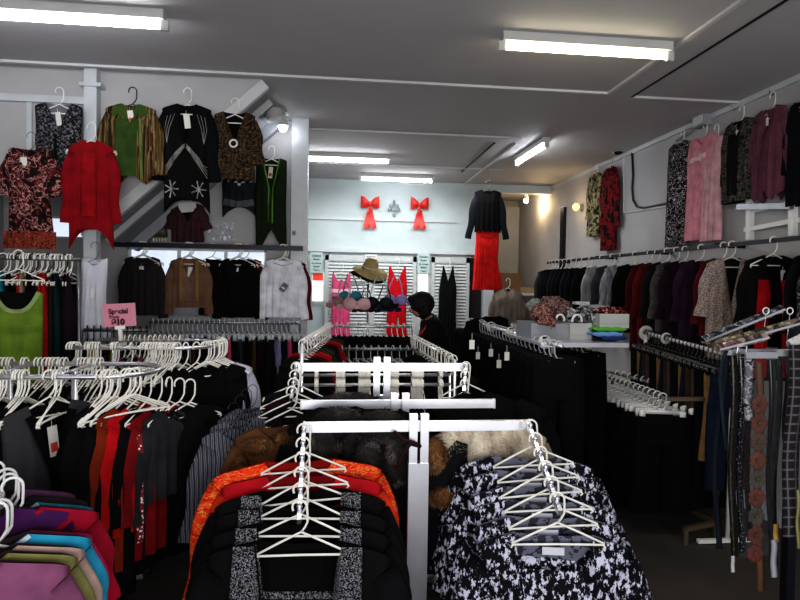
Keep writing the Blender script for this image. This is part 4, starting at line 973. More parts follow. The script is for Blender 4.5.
R2, c2x, z2 = hrack(301, 494, 404, 3.45, (394, 405), 'second chrome rack right behind the front one, holding furry coats')
R3, c3x, z3 = hrack(295, 467, 367, 3.86, (376.5, 386.5), 'third and tallest chrome rack in the centre, ivory hangers behind it')
def waterfall(rack, cx, pxa, pya, Ya, pxb, pyb, Yb, n=6):
    a = P(pxa, pya, Ya); b = P(pxb, pyb, Yb); off = Vector((cx, rack.location.y, 0))
    MB().bar(a-off, b-off, .018, .03).build('waterfall_arm', M_chrome, rack, smooth=False)
    m = MB(); pts = []
    for i in range(n):
        q = a.lerp(b, (i+.5)/n); pts.append(q); MB().ball(q-off+Vector((0,-.0,.028)), .013, 10, 8).build('stop_ball', M_chrome, rack)
    return pts
A1 = waterfall(R1, c1x, 304, 428, 2.98, 299, 522, 2.5, 6)
A2 = waterfall(R1, c1x, 528, 424, 2.98, 560, 513, 2.52, 6)
A3 = waterfall(R3, c3x, 466, 366, 3.84, 464, 392, 3.7, 3)
A4 = waterfall(R3, c3x, 297, 367, 3.84, 291, 400, 3.6, 4)
POSN = ['rearmost', 'second from the rear', 'third from the rear', 'third from the front', 'second from the front', 'frontmost']
M_speck_c = F_speck
for i, q in enumerate(A1):
    rz = random.uniform(-.2, .2); ry = random.uniform(-.07, .07)
    hanger('ivory hanger, %s on the left sloping arm of the front rack' % POSN[i], q+Vector((0, 0, .035)), rz, ry=ry, w=.41)
    loc = q+Vector((0, .02, -.135))
    if i == 0:
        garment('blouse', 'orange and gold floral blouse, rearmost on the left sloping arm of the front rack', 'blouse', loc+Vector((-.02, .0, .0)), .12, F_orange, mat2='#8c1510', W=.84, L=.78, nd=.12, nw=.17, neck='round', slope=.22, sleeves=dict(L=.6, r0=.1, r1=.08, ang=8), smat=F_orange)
    elif i == 1:
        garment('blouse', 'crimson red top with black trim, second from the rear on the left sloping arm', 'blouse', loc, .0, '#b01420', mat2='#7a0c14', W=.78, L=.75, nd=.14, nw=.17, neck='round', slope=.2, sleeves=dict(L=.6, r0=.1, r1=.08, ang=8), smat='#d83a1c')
    else:
        garment('cardigan', 'black cardigan with speckled grey shawl collar, %s on the left sloping arm' % POSN[i], 'cardigan', loc, rz*.5, '#0d0d0f', mat2='#060607', W=.80, L=.72, nd=.3, nw=.19, neck='square', slope=.26, D=.07,
                sleeves=dict(L=.58, r0=.11, r1=.09, ang=9), bands=[('shawl_collar', [(-.215, -.0), (-.215, -.14), (-.215, -.3), (-.21, -.6)], .12, M_speck_c), ('shawl_collar', [(.215, -.0), (.215, -.14), (.215, -.3), (.21, -.6)], .12, M_speck_c), ('neck_band', [(-.17, -.31), (.17, -.31)], .03, M_speck_c)])
lbx = plain('size_label_white', '#cfd0d8', .6)
for i, q in enumerate(A2):
    rz = -.08+random.uniform(-.12, .12)
    hanger('ivory hanger, %s on the right sloping arm of the front rack' % POSN[i], q+Vector((0, 0, .035)), rz, ry=-.06+random.uniform(-.03, .03), w=.41)
    t_ = garment('blouse', 'black and white splotch print blouse, %s on the right sloping arm' % POSN[i], 'blouse', q+Vector((-.005, .02, -.145)), rz, F_bw, mat2=F_bwin, W=.70, L=.72, nd=.16, nw=.18, neck='square', slope=.3, D=.07, group='splotch print blouses on the right sloping arm',
                sleeves=dict(L=.5, r0=.12, r1=.1, ang=10))
    MB().box(-.05, .05, -.004, .0, -.035, .0).build('size_label', lbx, t_, loc=(.0, -.0, -.06), smooth=False)
# lone hangers on rack ends
q = P(487, 372, 3.8); 
for i, q in enumerate(A3):
    hanger('ivory hanger, %s at the right end of the tallest chrome rack' % nth(i), q+Vector((0,0,.035)), .25+.1*i, w=.38)
garment('jacket', 'black padded jacket with broad shoulders at the right end of the tallest rack', 'jacket', P(476, 392, 3.72), .3, '#09090a', W=.62, L=.8, nd=.05, nw=.09, slope=.35, sleeves=dict(L=.55, r0=.11, r1=.08, ang=14), D=.09)
garment('jacket', 'black jacket tucked behind the padded one at the right of the racks', 'jacket', P(508, 398, 4.1), -.2, '#0c0c0d', W=.56, L=.8, nd=.05, nw=.09, slope=.4, sleeves=dict(L=.55, r0=.1, r1=.08, ang=12), D=.08)
for i, q in enumerate(A4):
    hanger('ivory hanger, %s from the back at the left end of the tallest rack' % nth(i), q+Vector((0,0,.035)), -.15+.12*i, w=.42)
    garment('blouse', 'dark blouse, %s from the back at the left end of the tallest rack' % nth(i), 'blouse', q+Vector((0,.01,-.13)), -.1+.1*i, ['#131316', '#2a0c12', '#0d0d10', '#15161a'][i], W=.42, L=.7, nd=.08, nw=.1, sleeves=sv)
# clumps of ivory hangers on thin rails behind the tallest rack
for (py, Y, lab) in ((375, 4.25, 'upper'), (385, 4.05, 'lower')):
    a = P(302, py, Y); b = P(450, py, Y); b.z = a.z
    rail_rack(a, b, 'thin %s chrome rail just behind the tallest rack' % lab, M_chrome, r=.011)
    for (s, n) in (((.1, 3), (.26, 7), (.42, 9), (.62, 7), (.78, 9), (.94, 3))):
        for k in range(n):
            p_ = a.lerp(b, s+.009*(k-n/2)); hanger('ivory hanger in a clump on the %s thin rail behind the tallest rack' % lab, p_+Vector((0,0,.012)), PI/2+random.uniform(-.04, .04), w=.36, group='clumped hangers on the %s thin rail' % lab)
            if k % 3 == 0: garment('top', 'black top on the %s thin rail, %s of its clump, %s clump from the left' % (lab, nth(k//3), nth([.1,.26,.42,.62,.78,.94].index(s))), 'top', p_-Vector((0,0,.11)), PI/2, '#0b0b0d', W=.36, L=.65, nd=.08, nw=.1)
# ------------------------------------------------------------------ furry coats
def furmesh(name, root, spots, n, L, mat, seed):
    rnd = random.Random(seed); mb = MB(); per = max(1, n//len(spots))
    for (c, r, sc) in spots:
        c = Vector(c)
        for k in range(per):
            d = Vector((rnd.gauss(0,1), rnd.gauss(0,1)-.3, rnd.gauss(0,1))).normalized()
            p = c+Vector((d.x*r*sc[0], d.y*r*sc[1], d.z*r*sc[2])); dr = (d+Vector((rnd.uniform(-.6,.6), rnd.uniform(-.5,.1), -.9+rnd.uniform(-.4,.4)))).normalized()
            s = dr.cross(Vector((rnd.uniform(-1,1), rnd.uniform(-1,1), .3))).normalized()*.0016; e = p+dr*L*rnd.uniform(.5, 1.1)
            mb.add([p-s, p+s, e], [(0,1,2)])
    return mb.build(name, mat, root)
def furtuft(c, rx, ry, rz_, r): return (c, r, (rx, ry, rz_))
def furcoat(px, py, Y, W, L, label, base, furc, spots, rz=0., cat='coat', sleeves=True, n=3500, fl=.03):
    c = P(px, py, Y)
    kw = dict(sleeves=dict(L=.5, r0=.1, r1=.075, ang=12)) if sleeves else {}
    t_ = garment('coat', label, cat, c, rz, base, W=W, L=L, nd=.1, nw=.1, D=.09, slope=.35, **kw)
    m = blotch('fur_'+furc[0].strip('#')+furc[1].strip('#'), [(.3, furc[0]), (.55, furc[1]), (.7, furc[2])], 8, 3, interp='LINEAR', rough=.7)
    mb = MB()
    for (cc, r, sc) in spots: mb.ball(cc, r*.97, 14, 10, sc=sc)
    pf = mb.build('fur_trim', m, t_); o = furmesh('fur_pile', t_, spots, n, fl, m, len(label)); o['kind'] = 'stuff'; o.parent = pf
    return t_
drk = ('#171514', '#2c2927', '#6a6460'); brn = ('#3a2414', '#6e4a2c', '#a8825c'); crm = ('#a39482', '#c9bda9', '#e4dccb')
furcoat(338, 407, 3.28, .5, .75, 'black coat with dark mottled fur collar, under the second rack left of the posts', '#0c0c0e', drk, [((0,-.07,-.07), .12, (1.3,.6,.7)), ((-.09,-.09,-.2), .09, (.9,.6,1.6)), ((.09,-.09,-.2), .09, (.9,.6,1.6))], .1)
furcoat(383, 410, 3.2, .46, .75, 'black coat with a thick dark fur front, closest to the rack posts', '#0b0b0c', drk, [((0,-.07,-.08), .12, (1.2,.6,.8)), ((-.07,-.1,-.24), .08, (1,.6,1.7)), ((.08,-.1,-.24), .08, (1,.6,1.7))], -.1)
furcoat(350, 396, 3.58, .5, .7, 'black fur hooded coat rising above the second rack', '#0b0b0c', drk, [((0,-.02,-.03), .1, (1.6,.6,.6)), ((-.13,-.03,-.1), .09, (1.1,.6,1.2)), ((.13,-.03,-.1), .09, (1.1,.6,1.2))], 0, n=3500)
furcoat(275, 426, 3.3, .44, .75, 'brown suede coat with tawny fur collar and cuffs at the left of the racks', '#5a3a24', brn, [((-.12,-.06,-.08), .06, (1.3,.6,.7)), ((.08,-.06,-.05), .06, (1.3,.6,.6)), ((.02,-.1,-.28), .07, (2.0,.5,.5)), ((-.2,-.05,-.2), .055, (.8,.7,1.4))], .35)
furcoat(438, 440, 3.15, .34, .7, 'black padded coat with brown fur collar just right of the posts', '#0f0f12', brn, [((-.04,-.07,-.06), .07, (1,.6,1.3)), ((.04,-.12,-.27), .09, (1.2,.6,.5))], 0, sleeves=False, n=2500)
furcoat(467, 430, 3.25, .4, .7, 'cream fur coat, left of the two under the second rack', '#a89c88', crm, [((-.1,-.06,-.16), .09, (1,.7,2.2)), ((.06,-.07,-.16), .1, (1,.7,2.1)), ((0,-.04,-.03), .1, (1.5,.6,.6))], 0, n=6000, fl=.025)
furcoat(508, 430, 3.25, .48, .7, 'cream fur coat, right of the two under the second rack', '#a89c88', crm, [((-.1,-.06,-.18), .1, (1,.7,2.0)), ((.08,-.07,-.2), .1, (1.1,.7,2.0)), ((0,-.04,-.04), .1, (1.7,.6,.6))], .1, n=6000, fl=.025)
for i, (px, py, Y) in enumerate(((252, 407, 3.8), (246, 412, 3.66), (240, 419, 3.52), (233, 428, 3.4))):
    garment('blouse', 'blue grey striped blouse, %s from the back beside the brown coat' % nth(i), 'blouse', P(px, py, Y), .55, F_greystripe, W=.36, L=.75, nd=.08, nw=.09, slope=.35, sleeves=dict(L=.5, r0=.09, r1=.07, ang=10), folds=.02, nf=8)
    hanger('hanger holding the %s striped blouse beside the brown coat' % nth(i), P(px, py, Y)+Vector((0,.01,.12)), .55, M_hangk, kind='wire', w=.3)
# brown strap tied around the posts
a = P(400, 446, 2.93)
tag(MB().tube([P(394, 432, 2.95), P(404, 440, 2.92), P(414, 443, 2.9), P(420, 446, 2.92), P(410, 444, 2.93), P(402, 456, 2.93), P(396, 470, 2.94)], .011, 6).build('tie_belt', cloth('#2a1418')), 'dark brown cloth tie knotted round the posts of the front rack', 'belt')

# ------------------------------------------------------------------ left oval racks
def oval(pxend, py0, Y0, py1, Y1_, xleft, label):
    a = P(pxend, py0, Y0); R = (Y1_-Y0)/2; z = a.z; yc = (Y0+Y1_)/2; xr_ = a.x
    o = thing('clothes_rack', label, 'clothes rack', (xr_-.8, yc, 0)); off = Vector((xr_-.8, yc, 0))
    pts = [Vector((xleft, Y0, z)), Vector((xr_-.3, Y0, z))]+[Vector((xr_+R*math.sin(q), yc-R*math.cos(q), z)) for q in [PI*i/12 for i in range(13)]]+[Vector((xleft, Y1_, z))]
    MB().tube([p-off for p in pts], .014, 10).build('rail', M_chrome, o)
    for x in (xleft+.2, xr_-.2):
        MB().cyl((x-off.x, 0, .05), (x-off.x, 0, z), .016).build('post', M_chrome, o); MB().cyl((x-off.x, -R, z), (x-off.x, R, z), .01).build('spreader', M_chrome, o); MB().bar((x-off.x, -.28, .03), (x-off.x, .28, .03), .04, .04).build('foot', M_chrome, o, smooth=False)
    def at_(u):  # u<=0: distance left of the bend on the front rail; 0..1 round the bend
        if u <= 0: return Vector((xr_+u, Y0, z)), PI/2
        q = PI*u; return Vector((xr_+R*math.sin(q), yc-R*math.cos(q), z)), PI/2-q
    return at_, z, xr_, Y0, Y1_
at1, zo1, xo1, _, yo1 = oval(94, 377, 3.2, 363, 3.7, P(-60, 377, 3.2).x, 'near oval chrome rack at the left with vests and tops')
Lk = 'the near oval rack'
items = [(-.80, 'blouse', 'black and violet print blouse', F_darkpat, .9, None), (-.72, 'blouse', 'black blouse', '#0e0e10', .9, None), (-.64, 'blouse', 'silver black sequin print blouse', F_bwin, .9, None), (-.56, 'blouse', 'black blouse', '#0b0b0d', .9, None), (-.47, 'blouse', 'grey lace blouse', F_lace, .95, None), (-.38, 'blouse', 'black tunic', '#0b0b0d', .9, None),
         (-.22, 'waistcoat', 'black waistcoat with ribbed grey sides and tag', F_knit, 1.0, 1), (-.0, 'top', 'plain black tunic with white studs', '#09090a', 1.08, None),
         (.1, 'top', 'black long top', '#0c0b0d', .9, None), (.17, 'top', 'rust orange long top', '#7c2810', .86, None), (.24, 'top', 'bright red top', '#b81018', .66, None), (.32, 'top', 'black long top', '#0b0b0c', .9, None), (.4, 'top', 'dark red top with white sequin edge', '#7c1016', .8, 2), (.48, 'top', 'dark grey blouse', '#2c2c30', .5, None), (.56, 'top', 'black top', '#0a0a0c', .85, None), (.64, 'top', 'black tunic', '#0a0a0c', .85, None)]
for i, (u, kd, lb, mt, L, sp_) in enumerate(items):
    p_, an = at1(u); an += 0
    if u == -.22: an = .95
    if u >= 0:
        k_ = i-7; an = 1.22+.0*k_-(.5 if k_ > 6 else 0); p_ = Vector((P(106+10.5*k_, 377, 3.2+.055*k_).x, 3.2+.055*k_, zo1-.015*k_))
    hanger('hanger over %s, %s from the left on %s' % (lb.split(' with')[0], nth(i), Lk), p_+Vector((0,0,.016)), an+random.uniform(-.08, .08), w=.4)
    loc = p_-Vector((0,0,.13)); W = .46
    extra = dict(sleeves=dict(L=.5, r0=.085, r1=.06, ang=5)) if sp_ != 1 else {}
    if sp_ == 1: extra = dict(tagc=(0, -.12, .05, .16, 1), bands=[('placket', [(-.11, -.05), (-.0, -.33), (.0, -.95)], .05, '#08080a'), ('placket', [(.11, -.05), (.0, -.33)], .05, '#08080a')])
    if sp_ == 2: extra['bands'] = [('sequin_edge', [(-.2, -.12), (-.2, -.7)], .03, cells('white_sequins', [(0, '#e8e8ea'), (.35, '#7c1016')], 60))]
    garment(kd, '%s, %s from the left on %s' % (lb, nth(i), Lk), kd, loc, an, mt, W=W, L=L, nd=.3 if sp_ == 1 else .08, nw=.11, mat2='#08080a', **extra)
for (px, k) in ((1, 3), (22, 4), (58, 2), (106, 4), (114, 3)):
    for j in range(k):
        x = P(px+3.5*(j-k/2), 377, 3.2).x
        if px < 100: hanger('ivory hanger bunched on the front rail of the near oval rack', (x, 3.2, zo1+.016), PI/2+random.uniform(-.12, .12), w=.4, group='bunched hangers on the near oval rack')
        else:
            p_, an = at1(.03+.03*j+(.16 if px == 114 else 0)); hanger('ivory hanger fanned round the bend of the near oval rack', p_+Vector((0,0,.016)), an, w=.4, group='fanned hangers on the bend of the near oval rack')
for (px, k) in ((8, 4), (26, 2), (40, 2), (52, 4), (64, 3), (86, 4), (98, 4)):
    for j in range(k):
        x = P(px+3.5*(j-k/2), 363, yo1).x; hanger('ivory hanger on the rear rail of the near oval rack', (x, yo1, zo1+.016), PI/2+random.uniform(-.15, .15), w=.4, group='hangers on the rear rail of the near oval rack')
for i in range(9):
    x = P(6+11*i, 363, yo1).x
    garment('blouse', 'dark blouse, %s from the left on the rear rail of the near oval rack' % nth(i), 'blouse', (x, yo1, zo1-.12), PI/2, ['#0c0c0e', F_darkpat, '#15151a'][i % 3], W=.42, L=.95, nd=.08, nw=.1, sleeves=sv)
at2, zo2, xo2, _, yo2 = oval(172, 348, 4.05, 334, 4.6, P(66, 348, 4.05).x, 'second oval chrome rack at the left with black tops')
Lk = 'the second oval rack'
it2 = [(-.62, 'black top', '#0b0b0d', .8), (-.5, 'dark red top', '#4a0d12', .75), (-.38, 'black top', '#09090a', .9), (-.26, 'wine top', '#3a0a10', .8), (-.16, 'black top', '#0a0a0b', .95), (-.07, 'black tunic', '#0b0b0c', .95), (.02, 'black long top', '#08080a', .95), (.1, 'black long top', '#0a0a0c', .9), (.18, 'black tunic', '#0b0b0d', .95), (.27, 'black jacket', '#08080a', .95), (.36, 'black top', '#0a0a0b', .9), (.45, 'white long blouse', '#b9b8c8', .85), (.55, 'wine red top', '#5a0c16', .85), (.64, 'steel blue top', '#33485e', .85)]
for i, (u, lb, mt, L) in enumerate(it2):
    p_, an = at2(u)
    hanger('ivory hanger over the %s, %s from the left on %s' % (lb, nth(i), Lk), p_+Vector((0,0,.016)), an-(.5 if u < -.4 else 0)+random.uniform(-.1, .1), w=.42)
    garment('top', '%s, %s from the left on %s' % (lb, nth(i), Lk), 'top', p_-Vector((0,0,.13)), an-(.4 if -.2 < u <= 0 else 0), mt, W=.44, L=L, nd=.09, nw=.11, sleeves=dict(L=.5, r0=.085, r1=.06, ang=5))
for (px, k) in ((75, 3), (94, 6), (117, 2), (148, 3), (156, 4), (171, 7)):
    for j in range(k):
        x = P(px+2.6*(j-k/2), 348, 4.05).x; hanger('ivory hanger bunched on the front rail of the second oval rack', (x, 4.05, zo2+.016), PI/2+(-.75 if px in (75, 148) else -.45 if px > 150 else 0)+random.uniform(-.1, .1), w=.42, group='bunched hangers on the second oval rack')
for i in range(10):
    p_, an = at2(.25+.05*i); hanger('ivory hanger fanned round the bend of the second oval rack', p_+Vector((0,0,.016)), an, w=.42, group='fanned hangers on the bend of the second oval rack')
for i in range(12):
    x = P(125+5*i, 334, yo2).x; hanger('ivory hanger on the rear rail of the second oval rack', (x, yo2, zo2+.016), PI/2+random.uniform(-.2, .2), w=.4, group='hangers on the rear rail of the second oval rack')
    garment('top', '%s, %s from the left on the rear rail of the second oval rack' % (['rose pink top', 'black top', 'white top', 'black top'][i % 4], nth(i)), 'top', (x, yo2, zo2-.12), PI/2, ['#a04a5a', '#0d0d10', '#a9a6b4', '#0b0b0d'][i % 4], W=.4, L=.8, nd=.08, nw=.1)
# price sign
c = P(119.5, 315, 4.55); sg = thing('price_sign', 'pink price card reading Special From $10 on an ivory stand', 'sign', c, (0, -.06, .02))
M_pink = plain('pink_card', '#d58c9c', .7); M_maroon = plain('maroon_ink', '#4a0d24', .8)
MB().box(-.115, .115, -.005, .005, -.085, .085).build('card', M_pink, sg, smooth=False)
text('Special', sg, -.005, .012, .05, M_maroon, y=-.008, bold=.002); text('From', sg, -.035, -.022, .032, M_maroon, y=-.008, bold=.001); text('$10', sg, -.01, -.07, .058, M_maroon, y=-.008, bold=.004)
MB().box(-.035, .035, -.012, .012, -.105, -.08).box(-.013, .013, -.01, .01, -.2, -.1).box(-.035, .035, -.02, .02, -.26, -.2).build('stand', M_hang, sg, smooth=False)
MB().cyl((0, 0, -.26), (0, .05, zo2-c.z), .006).build('stem', M_chrome, sg)
# yellow and black tops on the rack behind the sign
a = P(84, 330, 5.0); b = P(150, 330, 5.0); b.z = a.z
rail_rack(a, b, 'dull rail behind the pink price card', M_dull)
fill(a, b, 10, 'the rail behind the pink price card', [('black top', '#0c0c0e', dict(kind='top', W=.38, L=.7)), ('mustard yellow top', '#b0902c', dict(kind='top', W=.38, L=.6)), ('black top', '#0c0c0e', dict(kind='top', W=.38, L=.7))], hm=M_hangk, rz=.4)

# ------------------------------------------------------------------ bottom left colourful tops
ar = thing('clothes_rack', 'chrome arm rack at the lower left corner with colourful tops', 'clothes rack', (P(-30, 480, 2.35).x, 2.35, 0))
off = ar.location.copy(); a = P(2, 497, 2.35); b = P(-22, 560, 1.75)
MB().bar(a-off, b-off, .02, .03).build('waterfall_arm', M_chrome, ar, smooth=False)
MB().bar(a-off, Vector((0, .02, a.z)), .03, .03).build('crossbar', M_chrome, ar, smooth=False); MB().box(-.02, .02, -.02, .02, 0, a.z).build('post', M_chrome, ar, smooth=False); MB().box(-.2, .2, -.25, .25, 0, .03).build('base', M_chrome, ar, smooth=False)
cl = [(l_, m_, x_-33, y_-8, Y_) for l_, m_, x_, y_, Y_ in [('mauve top', '#5b3a58', 26, 500, 2.42), ('charcoal top', '#2c2c30', 38, 508, 2.36), ('teal top with white piping', '#2a86a0', 40, 514, 2.28), ('crimson top', '#9a0f2c', 44, 519, 2.2), ('purple top', '#4a1f56', 14, 520, 2.15), ('hot pink top', '#b4245c', 32, 543, 2.08), ('sky blue top', '#2b93b4', 27, 547, 2.0), ('cream print top', '#b59a90', 16, 559, 1.93), ('olive green top', '#84804e', 5, 567, 1.87), ('mauve pink top', '#7e4a68', -8, 577, 1.8)]]
for i, (lb, mt, px, py, Y) in enumerate(cl):
    c = P(px, py, Y)
    hanger('white hanger over the %s at the lower left corner' % lb.split(' with')[0], c+Vector((0, .01, .095)), .5+random.uniform(-.06, .06), M_white, w=.36)
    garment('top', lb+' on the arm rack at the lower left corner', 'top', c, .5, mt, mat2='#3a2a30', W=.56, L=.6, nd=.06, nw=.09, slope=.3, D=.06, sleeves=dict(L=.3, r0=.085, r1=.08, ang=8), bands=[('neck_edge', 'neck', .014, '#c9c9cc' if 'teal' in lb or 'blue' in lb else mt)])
# ------------------------------------------------------------------ right centre: trouser aisle with scarves and boxes on top
M_disc = plain('size_disc_plastic', '#c9c9c5', .4)
def disc(a, t, label, r=.055):
    o = thing('size_disc', label, 'size divider', a)
    rows = []
    t = Vector(t).normalized(); u = t.cross(Vector((0,0,1))).normalized(); w_ = u.cross(t)
    for rr, off in ((r*.35, -.004), (r, -.004), (r, .004), (r*.35, .004)): rows.append([t*off+(u*math.cos(q)+w_*math.sin(q))*rr for q in [2*PI*k/20 for k in range(20)]])
    rows.append(rows[0]); MB().grid(rows, closed=True).build('ring_plate', M_disc, o)
    MB().box(-.02, .02, -.006, .006, r*.45, r*.8).build('print', M_dark, o, smooth=False)
TRS = [('black trousers', '#070708', dict(kind='trousers', L=1.05, W=.38)), ('black velvet trousers', '#09080a', dict(kind='trousers', L=1.1, W=.4, seed=5)), ('black trousers with a thin sheen', '#0a0b0d', dict(kind='trousers', L=1.08, W=.38, seed=7)), ('very dark brown trousers', '#0d0a09', dict(kind='trousers', L=1.05, W=.38, seed=8))]
a = P(562, 347, 4.15); b = P(470, 321, 7.2); b.z = a.z
rail_rack(a, b, 'long chrome rack of black trousers running to the back right of centre', M_chrome, posts=False)
for q_ in (.25, .9):
    p_ = a.lerp(b, q_)-Vector((0, 0, 0)); r_ = [o for o in COL.objects if o.name.startswith('clothes_rack')][-1]; MB().cyl(Vector((p_.x, p_.y, .03))-r_.location, p_-r_.location, .013).build('post', M_dark, r_); MB().bar(Vector((p_.x-.2, p_.y, .02))-r_.location, Vector((p_.x+.2, p_.y, .02))-r_.location, .03, .03).build('foot', M_dark, r_, smooth=False)
fill(a, b, 26, 'the long black trouser rack', TRS, hm=M_hangg, hk='clip', hw=.22, drop=.11, end='front')
t = b-a
for f_, nm in ((.12, 'nearest'), (.42, 'second nearest'), (.66, 'third nearest'), (.8, 'farthest')): disc(a+t*f_, t, 'round white size divider on the long trouser rack, '+nm)
a2 = P(588, 343, 4.9); b2 = P(512, 319, 7.0); b2.z = a2.z
rail_rack(a2, b2, 'second rack of dark trousers parallel to the long one', M_chrome, posts=False)
for q_ in (.3, .9):
    p_ = a2.lerp(b2, q_); r_ = [o for o in COL.objects if o.name.startswith('clothes_rack')][-1]; MB().cyl(Vector((p_.x, p_.y, .03))-r_.location, p_-r_.location, .013).build('post', M_dark, r_); MB().bar(Vector((p_.x-.2, p_.y, .02))-r_.location, Vector((p_.x+.2, p_.y, .02))-r_.location, .03, .03).build('foot', M_dark, r_, smooth=False)
fill(a2, b2, 18, 'the second dark trouser rack', TRS[:2]+[('lime green trimmed trousers', '#55652a', dict(kind='trousers', L=.9, W=.3))]+TRS[1:], hm=M_hangg, hk='clip', hw=.22, drop=.11, end='front')
for f_, nm in ((.0, 'nearest'),): disc(a2+(b2-a2)*f_, b2-a2, 'round white size divider at the near end of the second trouser rack')
disc(P(398, 323, 6.6), (1, 0, 0), 'round white size divider at the right of the cross rack')
# black coats hung at the far left end of the trouser rack
garment('jacket', 'black jacket with grey tag hanging at the far left end of the trouser rack', 'jacket', P(484, 318, 6.6), .1, '#0b0b0c', W=.44, L=.6, nd=.1, nw=.09, sleeves=sv, tagc=(.05, -.2, .04, .12))
garment('jacket', 'plain black jacket just behind the one with the grey tag', 'jacket', P(493, 316, 6.9), .3, '#09090a', W=.44, L=.6, nd=.1, nw=.09, sleeves=sv)
for i, (px, py) in enumerate(((478, 352), (491, 349), (499, 360), (507, 352), (472, 340))):
    q = P(px, py, 5.6-.3*i); o = thing('price_tag', ['white card tag second from the left on the long black trouser rack', 'white card tag in the middle of five on the long black trouser rack', 'white card tag hanging lowest of all on the long black trouser rack', 'white card tag rightmost on the long black trouser rack', 'white card tag leftmost and highest on the long black trouser rack'][i], 'tag', q); MB().box(-.02, .02, -.002, .002, -.07, 0).build('card', M_tag, o, smooth=False); MB().tube([(0,0,0), (.01,.04,.05)], .002, 5).build('string', M_tag, o)
# table board across the two rails
c0 = P(533, 338, 4.9); zt2 = c0.z
tb = thing('display_shelf', 'glass topped board lying across the trouser racks under the boxes', 'shelf', (2.02, 5.0, zt2))
MB().box(-.42, .3, -.55, .5, -.02, 0).build('board', plain('shelf_board', '#b8bcc0', .3), tb, smooth=False)
MB().box(-.42, .3, -.56, -.55, -.03, .005).build('edge_strip', M_chrome, tb, smooth=False)
for sx in (-.3,):
    for sy in (-.48, .45): MB().box(sx-.012, sx+.012, sy-.012, sy+.012, -zt2, -.02).build('leg', M_dull, tb, smooth=False)
M_card = plain('white_card', '#b9b9b6', .7)
def openbox(px0, px1, py0, py1, Y, d_, label, mat=M_card, rz=0., z=None):
    a = P(px0, py1, Y); b = P(px1, py0, Y); w = b.x-a.x; h = b.z-a.z
    z = a.z if z is None else z
    o = thing('storage_box', label, 'box', ((a.x+b.x)/2, Y, z), (0, 0, rz)); w /= 2
    MB().box(-w, w, 0, .008, 0, h).box(-w, w, d_-.008, d_, 0, h).box(-w, -w+.008, .008, d_-.008, 0, h).box(w-.008, w, .008, d_-.008, 0, h).box(-w+.008, w-.008, .008, d_-.008, 0, .008).build('tray', mat, o, smooth=False)
    MB().box(-w*.98, w*.98, -.003, 0, h*.3, h*.32).build('crease', M_grey, o, smooth=False)
    return o, h, w
B1, h1, w1 = openbox(531, 569, 321, 337, 4.75, .4, 'long grey card box of scarves on the shelf, left of the white one', M_grey, .0, zt2)
B2, h2, w2 = openbox(570, 592, 320, 337, 4.7, .45, 'white card box holding packets, in the middle of the shelf', M_card, .0, zt2)
B3, h3, w3 = openbox(600, 629, 314, 328, 4.62, .35, 'white card box raised on folded plastic bags at the right of the shelf', M_card, -.05)
def folded(px0, px1, py, Y, col, label, th=.035):
    a = P(px0, py, Y); b = P(px1, py, Y); w = (b.x-a.x)/2; o = thing('folded_bag', label, 'plastic bag', ((a.x+b.x)/2, Y, a.z)); rnd = random.Random(int(px0))
    mb = MB()
    for s in (1, -1):
        mb.grid([[Vector((-w+2*w*i/14, -.02+.36*j/6, s*th/2*(1-abs(2*i/14-1)**6)+.003*math.sin(i*1.3+j*2+s))) for i in range(15)] for j in range(7)])
    mb.grid([[Vector((-w+2*w*i/14, -.02-.012*math.sin(q), th/2*math.cos(q)*(1-abs(2*i/14-1)**6)+.003*math.sin(i*1.3+1))) for i in range(15)] for q in (0, PI/2, PI)])
    m = plain('bag_'+col[1:], col, .35); mb.build('fold', m, o)
    MB().box(-w*.9, w*.9, -.035, -.025, -.003, .003).build('seam', m, o, smooth=False)
folded(592, 626, 329, 4.62, '#5fae3e', 'folded bright green plastic bag under the right white box')
folded(591, 622, 334, 4.6, '#6f9fd6', 'folded sky blue plastic bag beneath the green one')
folded(600, 626, 338, 4.6, '#1c2c66', 'folded navy blue bag at the bottom of the bag pile')
# scarves, each its own crumpled heap
def scarf(px, py, Y, r, mat, label, sc=(1.4, 1, .8), seed=1):
    c = P(px, py, Y); o = thing('scarf', label, 'scarf', c); mb = MB(); mb.ball((0,0,0), r, 28, 20, sc=sc)
    vs = []
    for v in mb.v:
        v = Vector(v); nn_ = noise.noise(v*26+Vector((seed*7, 0, 0)))+.5*noise.noise(v*60+Vector((seed, 3, 0))); vs.append(v*(1+.38*nn_))
    mb.v = vs; mb.build('crumpled_cloth', dress_material(mat), o)
    rows = []
    for j in range(9): rows.append([Vector((r*(.6+.35*q), -r*(.9+.02*j), r*.1-r*1.1*j/8+.01*math.sin(3*q+j))) for q in (-1, -.5, 0, .5, 1)])
    MB().grid(rows).build('loose_end', dress_material(mat), o)
F_sc1 = blotch('pink_multicolour_scarf', [(0, '#241a1c'), (.4, '#6d4246'), (.48, '#8f8078'), (.54, '#3c442c'), (.6, '#5c3036')], 40, 3)
F_sc2 = blotch('red_cream_scarf', [(0, '#5a2226'), (.45, '#9a8478'), (.53, '#7a3a34'), (.6, '#2f2624')], 45, 3)
F_sc3 = blotch('grey_black_packet', [(0, '#15151a'), (.48, '#8f9096'), (.56, '#2b2c33'), (.62, '#cfd2d8')], 35, 3, rough=.3)
F_sc4 = blotch('rust_dark_scarf', [(0, '#231614'), (.5, '#7e3428'), (.6, '#b8a59a')], 35, 3)
